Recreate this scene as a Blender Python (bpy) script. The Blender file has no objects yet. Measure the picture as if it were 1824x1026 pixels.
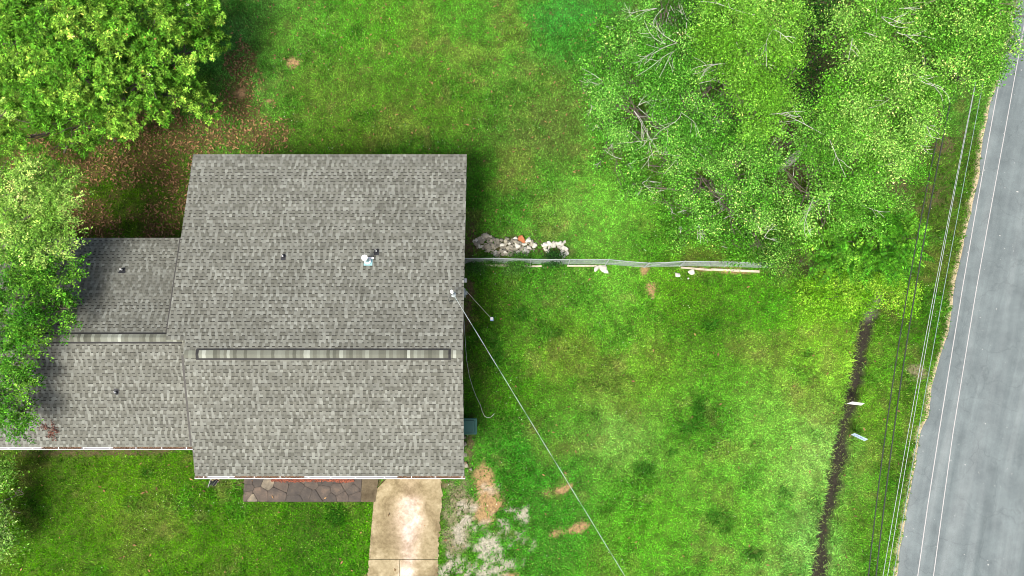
import bpy, math, random
import numpy as np
from mathutils import Vector, Matrix

random.seed(11)
rng = np.random.default_rng(11)
scene = bpy.context.scene
C = scene.collection

# ------------------------------------------------------------------ camera
HC = 32.0                      # drone height (m)
FPX = 1250.0                   # focal length in photo pixels (1824 wide)
TH = math.atan2(207.0, FPX)    # slight forward tilt
cam_d = bpy.data.cameras.new('camera')
cam_d.sensor_width = 36.0
cam_d.lens = FPX / 1824.0 * 36.0
cam_d.clip_end = 3000.0
cam = bpy.data.objects.new('camera', cam_d)
C.objects.link(cam)
cam.location = (0, 0, HC)
cam.rotation_euler = (TH, 0, 0)
scene.camera = cam

# ------------------------------------------------------------------ light
SUN_EL = math.radians(60)
SUN_AZ = math.radians(208)     # clockwise from +Y
world = bpy.data.worlds.new('World')
scene.world = world
world.use_nodes = True
wn = world.node_tree
for n in list(wn.nodes):
    wn.nodes.remove(n)
sky = wn.nodes.new('ShaderNodeTexSky')
sky.sky_type = 'NISHITA'
sky.sun_disc = False
sky.sun_elevation = SUN_EL
sky.sun_rotation = SUN_AZ
sky.dust_density = 6.0
sky.air_density = 1.0
sky.ozone_density = 0.6
bg = wn.nodes.new('ShaderNodeBackground')
bg.inputs['Strength'].default_value = 0.088
wo = wn.nodes.new('ShaderNodeOutputWorld')
wn.links.new(sky.outputs[0], bg.inputs[0])
wn.links.new(bg.outputs[0], wo.inputs[0])
sd = bpy.data.lights.new('sun', 'SUN')
sd.energy = 2.3
sd.angle = math.radians(20)
sd.color = (1.0, 0.96, 0.9)
sun = bpy.data.objects.new('sun', sd)
C.objects.link(sun)
to_sun = Vector((math.sin(SUN_AZ) * math.cos(SUN_EL), math.cos(SUN_AZ) * math.cos(SUN_EL), math.sin(SUN_EL)))
sun.rotation_euler = to_sun.to_track_quat('Z', 'Y').to_euler()
scene.view_settings.view_transform = 'Standard'
scene.view_settings.look = 'None'
scene.view_settings.gamma = 1.0
scene.view_settings.exposure = 1.65
scene.view_settings.use_curve_mapping = False
scene.cycles.filter_width = 0.95

# ------------------------------------------------------------------ helpers
ST, CT = math.sin(TH), math.cos(TH)

def P(x, y, z=0.0):
    """surveyed point: plan position of something seen at photo pixel x,y whose height is z"""
    u, v = x - 912.0, 513.0 - y
    t = (HC - z) / (FPX * CT - v * ST)
    return Vector((u * t, (FPX * ST + v * CT) * t, z))

def Pn(xs, ys, z=0.0):
    u, v = np.asarray(xs, float) - 912.0, 513.0 - np.asarray(ys, float)
    t = (HC - z) / (FPX * CT - v * ST)
    return u * t, (FPX * ST + v * CT) * t

def to_px(X, Y, Z=0.0):
    dz = Z - HC
    d = Y * ST - dz * CT
    v = (Y * CT + dz * ST) / d * FPX
    return 912.0 + X / d * FPX, 513.0 - v

def lin(rgb):
    c = np.asarray(rgb, float) / 255.0
    return np.where(c <= 0.04045, c / 12.92, ((c + 0.055) / 1.055) ** 2.4)

_lat = {}
def vnoise(x, y, seed=0):
    if seed not in _lat:
        _lat[seed] = np.random.default_rng(1000 + seed).random((256, 256))
    L = _lat[seed]
    xi, yi = np.floor(x).astype(int), np.floor(y).astype(int)
    fx, fy = x - xi, y - yi
    fx, fy = fx * fx * (3 - 2 * fx), fy * fy * (3 - 2 * fy)
    a, b = L[xi & 255, yi & 255], L[(xi + 1) & 255, yi & 255]
    c, d = L[xi & 255, (yi + 1) & 255], L[(xi + 1) & 255, (yi + 1) & 255]
    return (a * (1 - fx) + b * fx) * (1 - fy) + (c * (1 - fx) + d * fx) * fy

def fbm(x, y, s, seed=0, o=4):
    v, a, n = 0.0, 1.0, 0.0
    for k in range(o):
        v = v + a * vnoise(x / s + 37.1 * k, y / s + 11.7 * k, seed + k)
        n += a
        a *= 0.55
        s *= 0.5
    return v / n

def sstep(a, b, x):
    t = np.clip((x - a) / (b - a), 0, 1)
    return t * t * (3 - 2 * t)

def fast_mesh(name, V, F, col=None, smooth=False):
    V = np.ascontiguousarray(V, dtype=np.float32)
    F = np.ascontiguousarray(F, dtype=np.int32)
    k = F.shape[1]
    me = bpy.data.meshes.new(name)
    me.vertices.add(len(V))
    me.vertices.foreach_set('co', V.ravel())
    me.loops.add(F.size)
    me.loops.foreach_set('vertex_index', F.ravel())
    me.polygons.add(len(F))
    me.polygons.foreach_set('loop_start', np.arange(0, F.size, k, dtype=np.int32))
    if smooth:
        me.polygons.foreach_set('use_smooth', np.ones(len(F), dtype=bool))
    me.update(calc_edges=True)
    if col is not None:
        c = np.ones((len(V), 4), np.float32)
        c[:, :3] = col
        a = me.attributes.new('Col', 'FLOAT_COLOR', 'POINT')
        a.data.foreach_set('color', c.ravel())
    me.validate()
    return me

class MB:
    """collects small shapes into one mesh"""
    def __init__(s):
        s.v, s.f, s.c = [], [], []
    def add(s, vs, fs, col=None):
        o = len(s.v)
        s.v += [tuple(v) for v in vs]
        s.f += [tuple(i + o for i in f) for f in fs]
        s.c += [col or (1, 1, 1)] * len(vs)
    def box(s, x0, x1, y0, y1, z0, z1, col=None, M=None):
        vs = [Vector((x, y, z)) for z in (z0, z1) for y in (y0, y1) for x in (x0, x1)]
        if M is not None:
            vs = [M @ v for v in vs]
        s.add(vs, [(0, 2, 3, 1), (4, 5, 7, 6), (0, 1, 5, 4), (2, 6, 7, 3), (0, 4, 6, 2), (1, 3, 7, 5)], col)
    def tube(s, pts, r, n=6, col=None, cap=True):
        pts = [Vector(p) for p in pts]
        rs = r if hasattr(r, '__len__') else [r] * len(pts)
        vs, fs = [], []
        for i, p in enumerate(pts):
            t = (pts[min(i + 1, len(pts) - 1)] - pts[max(i - 1, 0)]).normalized()
            a = t.cross(Vector((0, 0, 1)))
            if a.length < 1e-3:
                a = t.cross(Vector((0, 1, 0)))
            a.normalize()
            b = t.cross(a)
            for k in range(n):
                w = 2 * math.pi * k / n
                vs.append(p + (a * math.cos(w) + b * math.sin(w)) * rs[i])
        for i in range(len(pts) - 1):
            for k in range(n):
                k2 = (k + 1) % n
                fs.append((i * n + k, i * n + k2, (i + 1) * n + k2, (i + 1) * n + k))
        if cap:
            fs.append(tuple(range(n - 1, -1, -1)))
            fs.append(tuple(range((len(pts) - 1) * n, len(pts) * n)))
        s.add(vs, fs, col)
    def slab(s, poly, ztop, zbot, col=None):
        """poly: list of (x,y) ccw; ztop/zbot functions or numbers"""
        zt = ztop if callable(ztop) else (lambda x, y: ztop)
        zb = zbot if callable(zbot) else (lambda x, y: zbot)
        n = len(poly)
        vs = [(x, y, zt(x, y)) for x, y in poly] + [(x, y, zb(x, y)) for x, y in poly]
        fs = [tuple(range(n)), tuple(range(2 * n - 1, n - 1, -1))]
        fs += [(i, n + i, n + (i + 1) % n, (i + 1) % n) for i in range(n)]
        s.add(vs, fs, col)
    def mesh(s, name, smooth=False):
        me = bpy.data.meshes.new(name)
        me.from_pydata(s.v, [], s.f)
        c = np.ones((len(s.v), 4), np.float32)
        c[:, :3] = np.array(s.c, np.float32)
        a = me.attributes.new('Col', 'FLOAT_COLOR', 'POINT')
        a.data.foreach_set('color', c.ravel())
        if smooth:
            for p in me.polygons:
                p.use_smooth = True
        me.update()
        return me
    def build(s, name, mat, parent=None, smooth=False):
        return obj(name, s.mesh(name, smooth), mat, parent)

def obj(name, me, mat, parent=None, loc=None):
    o = bpy.data.objects.new(name, me)
    C.objects.link(o)
    if mat is not None and me is not None and len(me.materials) == 0:
        me.materials.append(mat)
    if parent is not None:
        o.parent = parent
    if loc is not None:
        o.location = loc
    return o

def empty(name, loc=(0, 0, 0)):
    o = bpy.data.objects.new(name, None)
    o.empty_display_size = 0.2
    C.objects.link(o)
    o.location = loc
    return o

def tag(o, label, cat, group=None, kind=None):
    o['label'] = label
    o['category'] = cat
    if group:
        o['group'] = group
    if kind:
        o['kind'] = kind
    return o

def struct(o, label=None):
    o['kind'] = 'structure'
    if label:
        o['label'] = label
    return o

# ------------------------------------------------------------------ materials
def new_mat(name):
    m = bpy.data.materials.new(name)
    m.use_nodes = True
    nt = m.node_tree
    b = nt.nodes['Principled BSDF']
    return m, nt, b

def N(nt, t, **kw):
    n = nt.nodes.new(t)
    for k, v in kw.items():
        setattr(n, k, v)
    return n

def ramp(nt, fac, stops):
    r = N(nt, 'ShaderNodeValToRGB')
    e = r.color_ramp.elements
    while len(e) < len(stops):
        e.new(0.5)
    for i, (p, c) in enumerate(stops):
        e[i].position = p
        e[i].color = (*c, 1) if len(c) == 3 else c
    nt.links.new(fac, r.inputs[0])
    return r.outputs[0]

def noise(nt, scale, detail=4, rough=0.55, vec=None, dist=0.0):
    n = N(nt, 'ShaderNodeTexNoise')
    n.inputs['Scale'].default_value = scale
    n.inputs['Detail'].default_value = detail
    n.inputs['Roughness'].default_value = rough
    n.inputs['Distortion'].default_value = dist
    if vec is not None:
        nt.links.new(vec, n.inputs['Vector'])
    return n.outputs['Fac']

def mul(nt, a, b, mode='MULTIPLY', fac=1.0):
    m = N(nt, 'ShaderNodeMix', data_type='RGBA', blend_type=mode)
    if hasattr(fac, 'is_output') or not isinstance(fac, (int, float)):
        nt.links.new(fac, m.inputs[0])
    else:
        m.inputs[0].default_value = fac
    for s, v in ((m.inputs[6], a), (m.inputs[7], b)):
        if isinstance(v, (tuple, list)):
            s.default_value = (*v, 1)
        else:
            nt.links.new(v, s)
    return m.outputs[2]

def geo_pos(nt):
    return N(nt, 'ShaderNodeNewGeometry').outputs['Position']

def bump(nt, b, h, strength=0.3, dist=0.02):
    n = N(nt, 'ShaderNodeBump')
    n.inputs['Strength'].default_value = strength
    n.inputs['Distance'].default_value = dist
    nt.links.new(h, n.inputs['Height'])
    nt.links.new(n.outputs[0], b.inputs['Normal'])

def simple(name, col, rough=0.6, metal=0.0, var=0.25, scale=6.0, bmp=0.1, attr=False, rnd=0.0, spec=0.5):
    """base colour with fine procedural variation; attr: multiply by mesh colour; rnd: per object brightness"""
    m, nt, b = new_mat(name)
    pos = geo_pos(nt)
    f = noise(nt, scale, 5, 0.6, pos)
    c = ramp(nt, f, [(0.25, tuple(x * (1 - var) for x in col)), (0.75, tuple(min(1, x * (1 + var)) for x in col))])
    if attr:
        a = N(nt, 'ShaderNodeAttribute', attribute_name='Col')
        c = mul(nt, c, a.outputs['Color'])
    if rnd:
        oi = N(nt, 'ShaderNodeObjectInfo')
        r = ramp(nt, oi.outputs['Random'], [(0, (1 - rnd,) * 3), (1, (1 + rnd,) * 3)])
        c = mul(nt, c, r)
    nt.links.new(c, b.inputs['Base Color'])
    b.inputs['Roughness'].default_value = rough
    b.inputs['Metallic'].default_value = metal
    b.inputs['Specular IOR Level'].default_value = spec
    if bmp:
        bump(nt, b, noise(nt, scale * 6, 4, 0.6, pos), bmp, 0.01)
    return m

def leafy(name, rough=0.5, trans=0.3, spec=0.4):
    m, nt, b = new_mat(name)
    a = N(nt, 'ShaderNodeAttribute', attribute_name='Col')
    nt.links.new(a.outputs['Color'], b.inputs['Base Color'])
    b.inputs['Roughness'].default_value = rough
    b.inputs['Specular IOR Level'].default_value = spec
    t = N(nt, 'ShaderNodeBsdfTranslucent')
    tc = mul(nt, a.outputs['Color'], (0.9, 1.0, 0.4))
    nt.links.new(tc, t.inputs[0])
    mx = N(nt, 'ShaderNodeMixShader')
    mx.inputs[0].default_value = trans
    nt.links.new(b.outputs[0], mx.inputs[1])
    nt.links.new(t.outputs[0], mx.inputs[2])
    nt.links.new(mx.outputs[0], nt.nodes['Material Output'].inputs[0])
    return m

M = {}
M['leaf'] = leafy('leaf', 0.55, 0.16, 0.06)
M['grass'] = leafy('grass', 0.7, 0.25, 0.04)
M['dead_leaf'] = leafy('dead_leaf', 0.75, 0.1, 0.2)
M['petal'] = leafy('petal', 0.6, 0.2, 0.2)
M['bark_pale'] = simple('bark_pale', (0.32, 0.32, 0.28), 0.85, var=0.35, scale=9)
M['bark_dark'] = simple('branch_bark', (0.07, 0.06, 0.042), 0.9, var=0.3, scale=9)
M['bark'] = simple('bark', (0.13, 0.10, 0.075), 0.9, var=0.4, scale=9)
M['white_metal'] = simple('white_metal', (0.56, 0.56, 0.545), 0.45, var=0.06, scale=3, bmp=0.0)
M['galv'] = simple('galvanized', (0.27, 0.30, 0.30), 0.5, metal=0.2, var=0.15, scale=8)
M['black_vent'] = simple('black_vent', (0.004, 0.004, 0.004), 0.85, var=0.2, bmp=0)
M['rubber'] = simple('rubber', (0.006, 0.007, 0.009), 0.7, var=0.2, bmp=0.05)
M['pvc'] = simple('white_pipe', (0.8, 0.8, 0.78), 0.4, var=0.05, bmp=0)
M['teal_metal'] = simple('teal_flashing', (0.22, 0.40, 0.42), 0.4, metal=0.3, var=0.15, bmp=0)
M['brick'] = simple('brick_wall', (0.30, 0.19, 0.13), 0.85, var=0.3, scale=5, bmp=0.3)
M['soffit'] = simple('soffit', (0.6, 0.6, 0.57), 0.6, var=0.08, bmp=0)
M['rake_trim'] = simple('rake_trim', (0.035, 0.034, 0.03), 0.8, var=0.2, bmp=0)
M['deck'] = simple('roof_deck', (0.07, 0.07, 0.065), 0.9, var=0.2, bmp=0)
M['glass'] = simple('window_glass', (0.03, 0.04, 0.05), 0.08, var=0.1, bmp=0)
M['rock'] = simple('fieldstone', (0.175, 0.165, 0.125), 0.85, var=0.25, scale=7, bmp=0.5, rnd=0.35)
M['rock_white'] = simple('white_fieldstone', (0.33, 0.325, 0.275), 0.85, var=0.15, scale=7, bmp=0.5, rnd=0.15)
M['clay'] = simple('clay', (0.22, 0.075, 0.025), 0.85, var=0.3, scale=9, bmp=0.4)
M['wood'] = simple('weathered_wood', (0.30, 0.27, 0.20), 0.8, var=0.25, scale=7, bmp=0.2, rnd=0.2)
M['bin'] = simple('teal_plastic', (0.006, 0.078, 0.058), 0.5, var=0.12, scale=3, bmp=0.03)
M['wire_bright'] = simple('bare_aluminium_wire', (0.28, 0.31, 0.31), 0.4, metal=0.2, var=0.1, bmp=0)
M['wire_dark'] = simple('dark_wire', (0.012, 0.016, 0.014), 0.6, var=0.1, bmp=0)
M['wire_green'] = simple('weathered_wire', (0.13, 0.19, 0.17), 0.6, var=0.1, bmp=0)
M['hose'] = simple('pale_hose', (0.36, 0.38, 0.34), 0.5, var=0.1, bmp=0)
M['blue_box'] = simple('blue_plastic', (0.22, 0.32, 0.62), 0.4, var=0.2, scale=20, bmp=0)
M['paint'] = simple('road_paint', (0.25, 0.245, 0.24), 0.7, var=0.2, scale=14, bmp=0.05)
M['mulch'] = simple('red_mulch', (0.13, 0.036, 0.017), 0.9, var=0.5, scale=18, bmp=0.5, attr=True)
M['mortar'] = simple('mortar', (0.032, 0.026, 0.02), 0.95, var=0.4, scale=7, bmp=0.5)
M['cloth'] = leafy('flag_cloth', 0.8, 0.25, 0.1)

# shingle: colour of each tab in the mesh, fine granule speckle from noise
m, nt, b = new_mat('asphalt_shingle')
pos = geo_pos(nt)
a = N(nt, 'ShaderNodeAttribute', attribute_name='Col')
g = ramp(nt, noise(nt, 140, 2, 0.7, pos), [(0.2, (0.72,) * 3), (0.8, (1.28,) * 3)])
w = ramp(nt, noise(nt, 0.45, 6, 0.62, pos), [(0.3, (0.88, 0.88, 0.87)), (0.7, (1.1, 1.1, 1.1))])
c = mul(nt, mul(nt, a.outputs['Color'], g), w)
nt.links.new(c, b.inputs['Base Color'])
b.inputs['Roughness'].default_value = 0.92
b.inputs['Specular IOR Level'].default_value = 0.25
bump(nt, b, noise(nt, 220, 2, 0.7, pos), 0.35, 0.004)
M['shingle'] = m
# cap shingles: one tone per piece
m, nt, b = new_mat('cap_shingle')
oi = N(nt, 'ShaderNodeObjectInfo')
pos = geo_pos(nt)
c = ramp(nt, oi.outputs['Random'], [(0.0, (0.055, 0.054, 0.044)), (0.35, (0.085, 0.083, 0.069)), (0.65, (0.11, 0.109, 0.094)), (0.85, (0.14, 0.14, 0.122)), (1.0, (0.23, 0.23, 0.21))])
g = ramp(nt, noise(nt, 120, 2, 0.7, pos), [(0.2, (0.75,) * 3), (0.8, (1.25,) * 3)])
nt.links.new(mul(nt, mul(nt, c, g), (0.93, 1.0, 0.93)), b.inputs['Base Color'])
b.inputs['Roughness'].default_value = 0.92
b.inputs['Specular IOR Level'].default_value = 0.25
M['cap'] = m
# ground: broad colour from mesh, broken up by noise
m, nt, b = new_mat('ground_soil_and_turf')
pos = geo_pos(nt)
a = N(nt, 'ShaderNodeAttribute', attribute_name='Col')
n1 = ramp(nt, noise(nt, 9, 6, 0.7, pos), [(0.3, (0.45, 0.45, 0.4)), (0.7, (1.5, 1.45, 1.3))])
n2 = ramp(nt, noise(nt, 45, 3, 0.7, pos), [(0.3, (0.55,) * 3), (0.7, (1.4,) * 3)])
nt.links.new(mul(nt, mul(nt, a.outputs['Color'], n1), n2), b.inputs['Base Color'])
b.inputs['Roughness'].default_value = 0.95
b.inputs['Specular IOR Level'].default_value = 0.15
bump(nt, b, noise(nt, 30, 5, 0.7, pos), 0.8, 0.05)
M['ground'] = m
# asphalt: wear bands along the road (uv.x = metres from the edge)
m, nt, b = new_mat('asphalt')
uvn = N(nt, 'ShaderNodeUVMap')
mp = N(nt, 'ShaderNodeMapping')
mp.inputs['Scale'].default_value = (0.8, 0.05, 1)
nt.links.new(uvn.outputs[0], mp.inputs[0])
pos = geo_pos(nt)
band = ramp(nt, noise(nt, 1.7, 4, 0.6, mp.outputs[0], 0.2), [(0.28, (0.064, 0.080, 0.083)), (0.52, (0.090, 0.109, 0.112)), (0.76, (0.122, 0.141, 0.143))])
blot = ramp(nt, noise(nt, 0.9, 6, 0.65, pos), [(0.3, (0.8, 0.8, 0.8)), (0.7, (1.2, 1.2, 1.18))])
spk = ramp(nt, noise(nt, 70, 3, 0.8, pos), [(0.25, (0.65,) * 3), (0.75, (1.35,) * 3)])
c = mul(nt, mul(nt, band, blot), spk)
vo = N(nt, 'ShaderNodeTexVoronoi', feature='DISTANCE_TO_EDGE')
vo.inputs['Scale'].default_value = 0.42
wv = N(nt, 'ShaderNodeVectorMath', operation='ADD')
nz = N(nt, 'ShaderNodeTexNoise')
nz.inputs['Scale'].default_value = 1.3
nz.inputs['Detail'].default_value = 5
nt.links.new(pos, nz.inputs['Vector'])
nt.links.new(pos, wv.inputs[0])
nt.links.new(nz.outputs['Color'], wv.inputs[1])
nt.links.new(wv.outputs[0], vo.inputs['Vector'])
crk = ramp(nt, vo.outputs['Distance'], [(0.0, (0.62,) * 3), (0.013, (1,) * 3)])
c = mul(nt, c, crk, fac=0.4)
sp = ramp(nt, noise(nt, 5.5, 2, 0.5, pos), [(0.72, (0, 0, 0)), (0.80, (1, 1, 1))])
c = mul(nt, c, (0.34, 0.34, 0.32), 'MIX', sp)
nt.links.new(c, b.inputs['Base Color'])
b.inputs['Roughness'].default_value = 0.85
b.inputs['Specular IOR Level'].default_value = 0.3
bump(nt, b, noise(nt, 120, 2, 0.7, pos), 0.3, 0.006)
M['asphalt'] = m
# concrete with worn pale middle and tan stains
m, nt, b = new_mat('stained_concrete')
pos = geo_pos(nt)
a = N(nt, 'ShaderNodeAttribute', attribute_name='Col')
c1 = ramp(nt, noise(nt, 0.9, 8, 0.62, pos, 0.8), [(0.30, (0.48, 0.42, 0.32)), (0.5, (0.9, 0.85, 0.74)), (0.68, (1.3, 1.28, 1.24))])
c2 = ramp(nt, noise(nt, 7, 6, 0.75, pos), [(0.3, (0.66, 0.63, 0.56)), (0.7, (1.2,) * 3)])
nt.links.new(mul(nt, mul(nt, a.outputs['Color'], c1), c2), b.inputs['Base Color'])
b.inputs['Roughness'].default_value = 0.9
b.inputs['Specular IOR Level'].default_value = 0.25
bump(nt, b, noise(nt, 40, 5, 0.7, pos), 0.25, 0.01)
M['concrete'] = m
# flagstone
m, nt, b = new_mat('flagstone')
pos = geo_pos(nt)
oi = N(nt, 'ShaderNodeObjectInfo')
c0 = ramp(nt, oi.outputs['Random'], [(0.0, (0.026, 0.021, 0.016)), (0.5, (0.040, 0.031, 0.023)), (0.85, (0.060, 0.044, 0.031)), (0.93, (0.09, 0.075, 0.05)), (1.0, (0.17, 0.145, 0.1))])
c1 = ramp(nt, noise(nt, 2.6, 7, 0.65, pos), [(0.3, (0.42, 0.42, 0.42)), (0.55, (0.95, 0.95, 0.95)), (0.75, (2.0, 1.85, 1.7))])
nt.links.new(mul(nt, c0, c1), b.inputs['Base Color'])
b.inputs['Roughness'].default_value = 0.8
bump(nt, b, noise(nt, 14, 6, 0.7, pos), 0.5, 0.02)
M['flag'] = m

# ------------------------------------------------------------------ plan data (metres), heights
ZR = 5.0
Y_RIDGE = P(575, 631, ZR).y
XL = P(327, 631, ZR).x            # west rake of the front slope
XLR = P(292, 631, ZR).x           # west rake of the longer rear slope
XR = P(823.5, 631, ZR).x
ZFE = 3.20
Y_FE = P(580, 848, ZFE).y
ZRE = 3.87
Y_RE = P(588, 275, ZRE).y
ZW = 4.52
Y_WR = P(200, 602, ZW).y
ZWE = 2.88
Y_WRE = P(200, 424, ZWE).y
Y_WFE = P(150, 796, ZWE).y
XW0 = P(-260, 600, ZW).x
XW1 = XL + 0.45

def z_front(x, y): return ZR + (ZFE - ZR) * (y - Y_RIDGE) / (Y_FE - Y_RIDGE)
def z_rear(x, y): return ZR + (ZRE - ZR) * (y - Y_RIDGE) / (Y_RE - Y_RIDGE)
def z_wrear(x, y): return ZW + (ZWE - ZW) * (y - Y_WR) / (Y_WRE - Y_WR)
def z_wfront(x, y): return ZW + (ZWE - ZW) * (y - Y_WR) / (Y_WFE - Y_WR)

# road edge (plan x as a function of y)
RE = [(1560, 1230), (1597, 1026), (1612, 930), (1626, 850), (1640, 770), (1654, 742), (1660, 690), (1675, 640), (1690, 590), (1703, 500), (1716, 440), (1727, 390), (1740, 320), (1750, 250), (1762, 190), (1777, 140), (1794, 80), (1810, 0), (1850, -150)]
rex, rey = Pn([p[0] for p in RE], [p[1] for p in RE])
def road_edge(y):
    y = np.asarray(y, float)
    return np.interp(y, rey, rex) + 0.16 * (fbm(y * 0 + 3.3, y, 0.9, 40, 4) - 0.5) + 0.22 * (fbm(y * 0 + 8.3, y, 2.2, 50, 2) - 0.5)
DT = [(1566, 480), (1562, 510), (1552, 560), (1540, 610), (1528, 660), (1518, 715), (1508, 770), (1497, 820), (1485, 870), (1475, 920), (1467, 970), (1460, 1026), (1440, 1180)]
dtx, dty = Pn([p[0] for p in DT], [p[1] for p in DT])
def ditch_d(x, y):
    cx = np.interp(y, dty[::-1], dtx[::-1]) + 0.18 * (fbm(y * 0 + 1.1, y, 1.1, 60, 3) - 0.5)
    d = np.abs(x - cx)
    fade = 1 - sstep(dty[0] - 0.4, dty[0] + 0.6, y)
    return d, fade

# driveway / walkway outlines
DRV = [P(*p) for p in ((657, 1075), (655, 1026), (660, 960), (666, 892), (672, 870), (690, 852))]
DRV_R = [P(*p) for p in ((776, 1075), (779, 1026), (782, 960), (787, 900), (787, 870), (786, 855))]
dl_y = np.array([p.y for p in DRV]); dl_x = np.array([p.x for p in DRV])
dr_y = np.array([p.y for p in DRV_R]); dr_x = np.array([p.x for p in DRV_R])
WK = (P(433, 893).x, P(668, 893).x, P(550, 894).y, Y_FE + 0.55)   # x0 x1 y0 y1

# ------------------------------------------------------------------ ground cover data
CP = [  # photo position and colour of the turf there
 (500,60,95,150,45),(700,60,88,148,35),(900,60,88,150,40),(600,150,100,142,45),(800,180,88,135,35),(950,150,100,140,50),(950,250,95,125,50),(1000,60,70,150,50),(430,60,90,150,60),(650,240,82,128,28),(850,330,75,145,28),(950,330,92,152,45),(1080,380,116,184,58),(1000,400,112,176,60),(700,-20,90,160,40),
 (870,560,75,130,18),(950,530,88,152,40),(1080,510,116,184,56),(1200,520,102,162,32),(1350,540,92,162,32),(1450,560,122,182,42),(1500,640,142,196,62),(1000,620,112,166,42),(1150,650,112,166,45),(1250,580,78,138,24),(1100,780,128,182,72),(1250,740,98,166,42),(1380,760,122,186,62),(1450,800,148,202,88),(1440,960,142,202,88),(1300,900,112,182,52),(1150,920,106,176,42),(960,870,78,155,40),(1000,960,80,155,40),(900,700,82,142,24),(930,800,80,155,42),(1100,1000,102,176,42),
 (1600,560,78,134,22),(1580,650,104,165,42),(1560,750,112,168,42),(1600,850,76,138,24),(1550,950,98,158,36),(1650,450,88,128,38),(1700,300,80,128,32),(1720,200,98,154,52),(1200,200,80,130,35),(1400,300,70,115,28),(1590,700,90,145,30),(1640,600,75,135,25),
 (100,850,80,130,12),(200,900,104,160,26),(300,870,90,146,18),(120,980,92,152,18),(300,990,96,156,22),(450,950,92,152,18),(560,930,75,132,14),(600,1000,78,148,14),(640,950,94,156,18),(220,380,90,135,18),(380,60,85,150,50),(560,1010,80,145,15)]
cpx, cpy = Pn([c[0] for c in CP], [c[1] for c in CP])
KL = 1.9
cpc = np.array([lin(c[2:]) * (1.22 if c[1] < 320 and c[0] < 1050 else 1.0) for c in CP]) / KL * np.array([.86, .97, .85])

def turf(x, y):
    num = np.zeros((len(x), 3)); den = np.zeros(len(x))
    wx = x + 1.6 * (fbm(x, y, 2.5, 70, 3) - 0.5); wy = y + 1.6 * (fbm(x, y, 2.5, 75, 3) - 0.5)
    for cx, cy, cc in zip(cpx, cpy, cpc):
        w = 1.0 / ((wx - cx) ** 2 + (wy - cy) ** 2 + 1.2) ** 1.6
        num += w[:, None] * cc; den += w
    col = num / den[:, None]
    mean = cpc.mean(0)
    col = mean * (col / mean) ** 1.45
    a = fbm(x, y, 1.5, 80, 4)
    lush = sstep(0.56, 0.72, a)[:, None]
    col = col * (1 - 0.5 * lush) + lush * 0.5 * np.array([0.03, 0.125, 0.008])
    bfield = fbm(x, y, 2.2, 90, 5)
    dry = sstep(0.56, 0.74, bfield)[:, None]
    col = col * (1 - 0.4 * dry) + 0.4 * dry * np.array([0.13, 0.16, 0.03])
    cf = fbm(x, y, 0.8, 95, 3)
    tan = sstep(0.66, 0.8, cf)[:, None] * 0.3
    col = col * (1 - tan) + tan * np.array([0.16, 0.135, 0.05])
    return col * (0.4 + 1.3 * fbm(x, y, 0.3, 85, 4))[:, None]

def blob(x, y, cx, cy, rx, ry, ang, seed, soft=0.45, rag=0.9):
    px, py = to_px(x, y)
    a = math.radians(ang)
    dx, dy = px - cx, py - cy
    u = (dx * math.cos(a) + dy * math.sin(a)) / rx
    v = (-dx * math.sin(a) + dy * math.cos(a)) / ry
    r = np.sqrt(u * u + v * v) + rag * (fbm(x, y, 0.6, seed, 5) - 0.5) * 2
    return 1 - sstep(1 - soft, 1 + soft * 0.6, r)

BLOBS = {
 'litter': [(300,255,130,55,-15),(210,290,110,45,-10),(420,220,55,70,0),(150,395,55,60,0),(285,400,50,45,0),(430,130,30,50,0),(330,330,60,60,0),(250,240,120,50,0),(470,240,50,30,0),(60,300,90,60,0)],
 'clay': [(868,868,27,34,0),(868,905,24,24,0),(862,835,7,20,-15),(523,113,13,9,0),(478,180,8,6,0),(992,873,28,7,-17),(1022,941,31,7,-15),(1147,482,6,9,0),(1160,520,8,14,0),(430,165,14,10,0),(1300,483,60,4,4),(690,1025,30,10,0),(905,1026,14,5,0)],
 'gravel': [(850,925,22,40,0),(835,985,38,34,0),(880,1010,40,25,0),(905,965,26,24,0),(926,918,8,14,-20),(800,1010,18,16,0),(870,950,30,50,0)],
 'grey': [(815,905,26,45,0),(812,960,20,40,0),(1635,665,17,14,0),(700,560,1,1,0)],
 'soil': [(838,440,12,45,0),(905,437,60,20,0),(990,445,25,15,0),(835,540,9,60,0),(836,800,8,50,0),(600,862,190,12,0),(170,806,170,7,0),(1440,470,60,26,0),(1420,120,40,50,0),(1500,40,50,30,0),(1400,140,250,190,0),(1560,270,110,110,0)],
}
BCOL = {'litter': (0.075, 0.042, 0.02), 'clay': (0.24, 0.15, 0.085), 'gravel': (0.25, 0.24, 0.21), 'grey': (0.14, 0.125, 0.085), 'soil': (0.06, 0.045, 0.026)}

def masks(x, y):
    out = {}
    for i, (k, bl) in enumerate(BLOBS.items()):
        m = np.zeros(len(x))
        for j, q in enumerate(bl):
            m = np.maximum(m, blob(x, y, *q, seed=100 + 10 * i + j % 6, rag=2.2 if k == 'gravel' else (1.3 if k == 'clay' else .9)))
        out[k] = m
    out['gravel'] = out['gravel'] * sstep(.36, .52, fbm(x, y, .4, 155, 4))
    d, fade = ditch_d(x, y)
    out['mud'] = (1 - sstep(0.20, 0.46, d + 0.5 * (fbm(x, y, 0.6, 170, 4) - 0.5))) * fade
    out['rock'] = out['mud'] * sstep(P(1550, 580).y, P(1555, 550).y, y)
    e = x - road_edge(y)
    out['sand'] = sstep(-0.24, -0.02, e + 0.25 * (fbm(x, y, 0.3, 180, 4) - 0.5))
    return out

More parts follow.
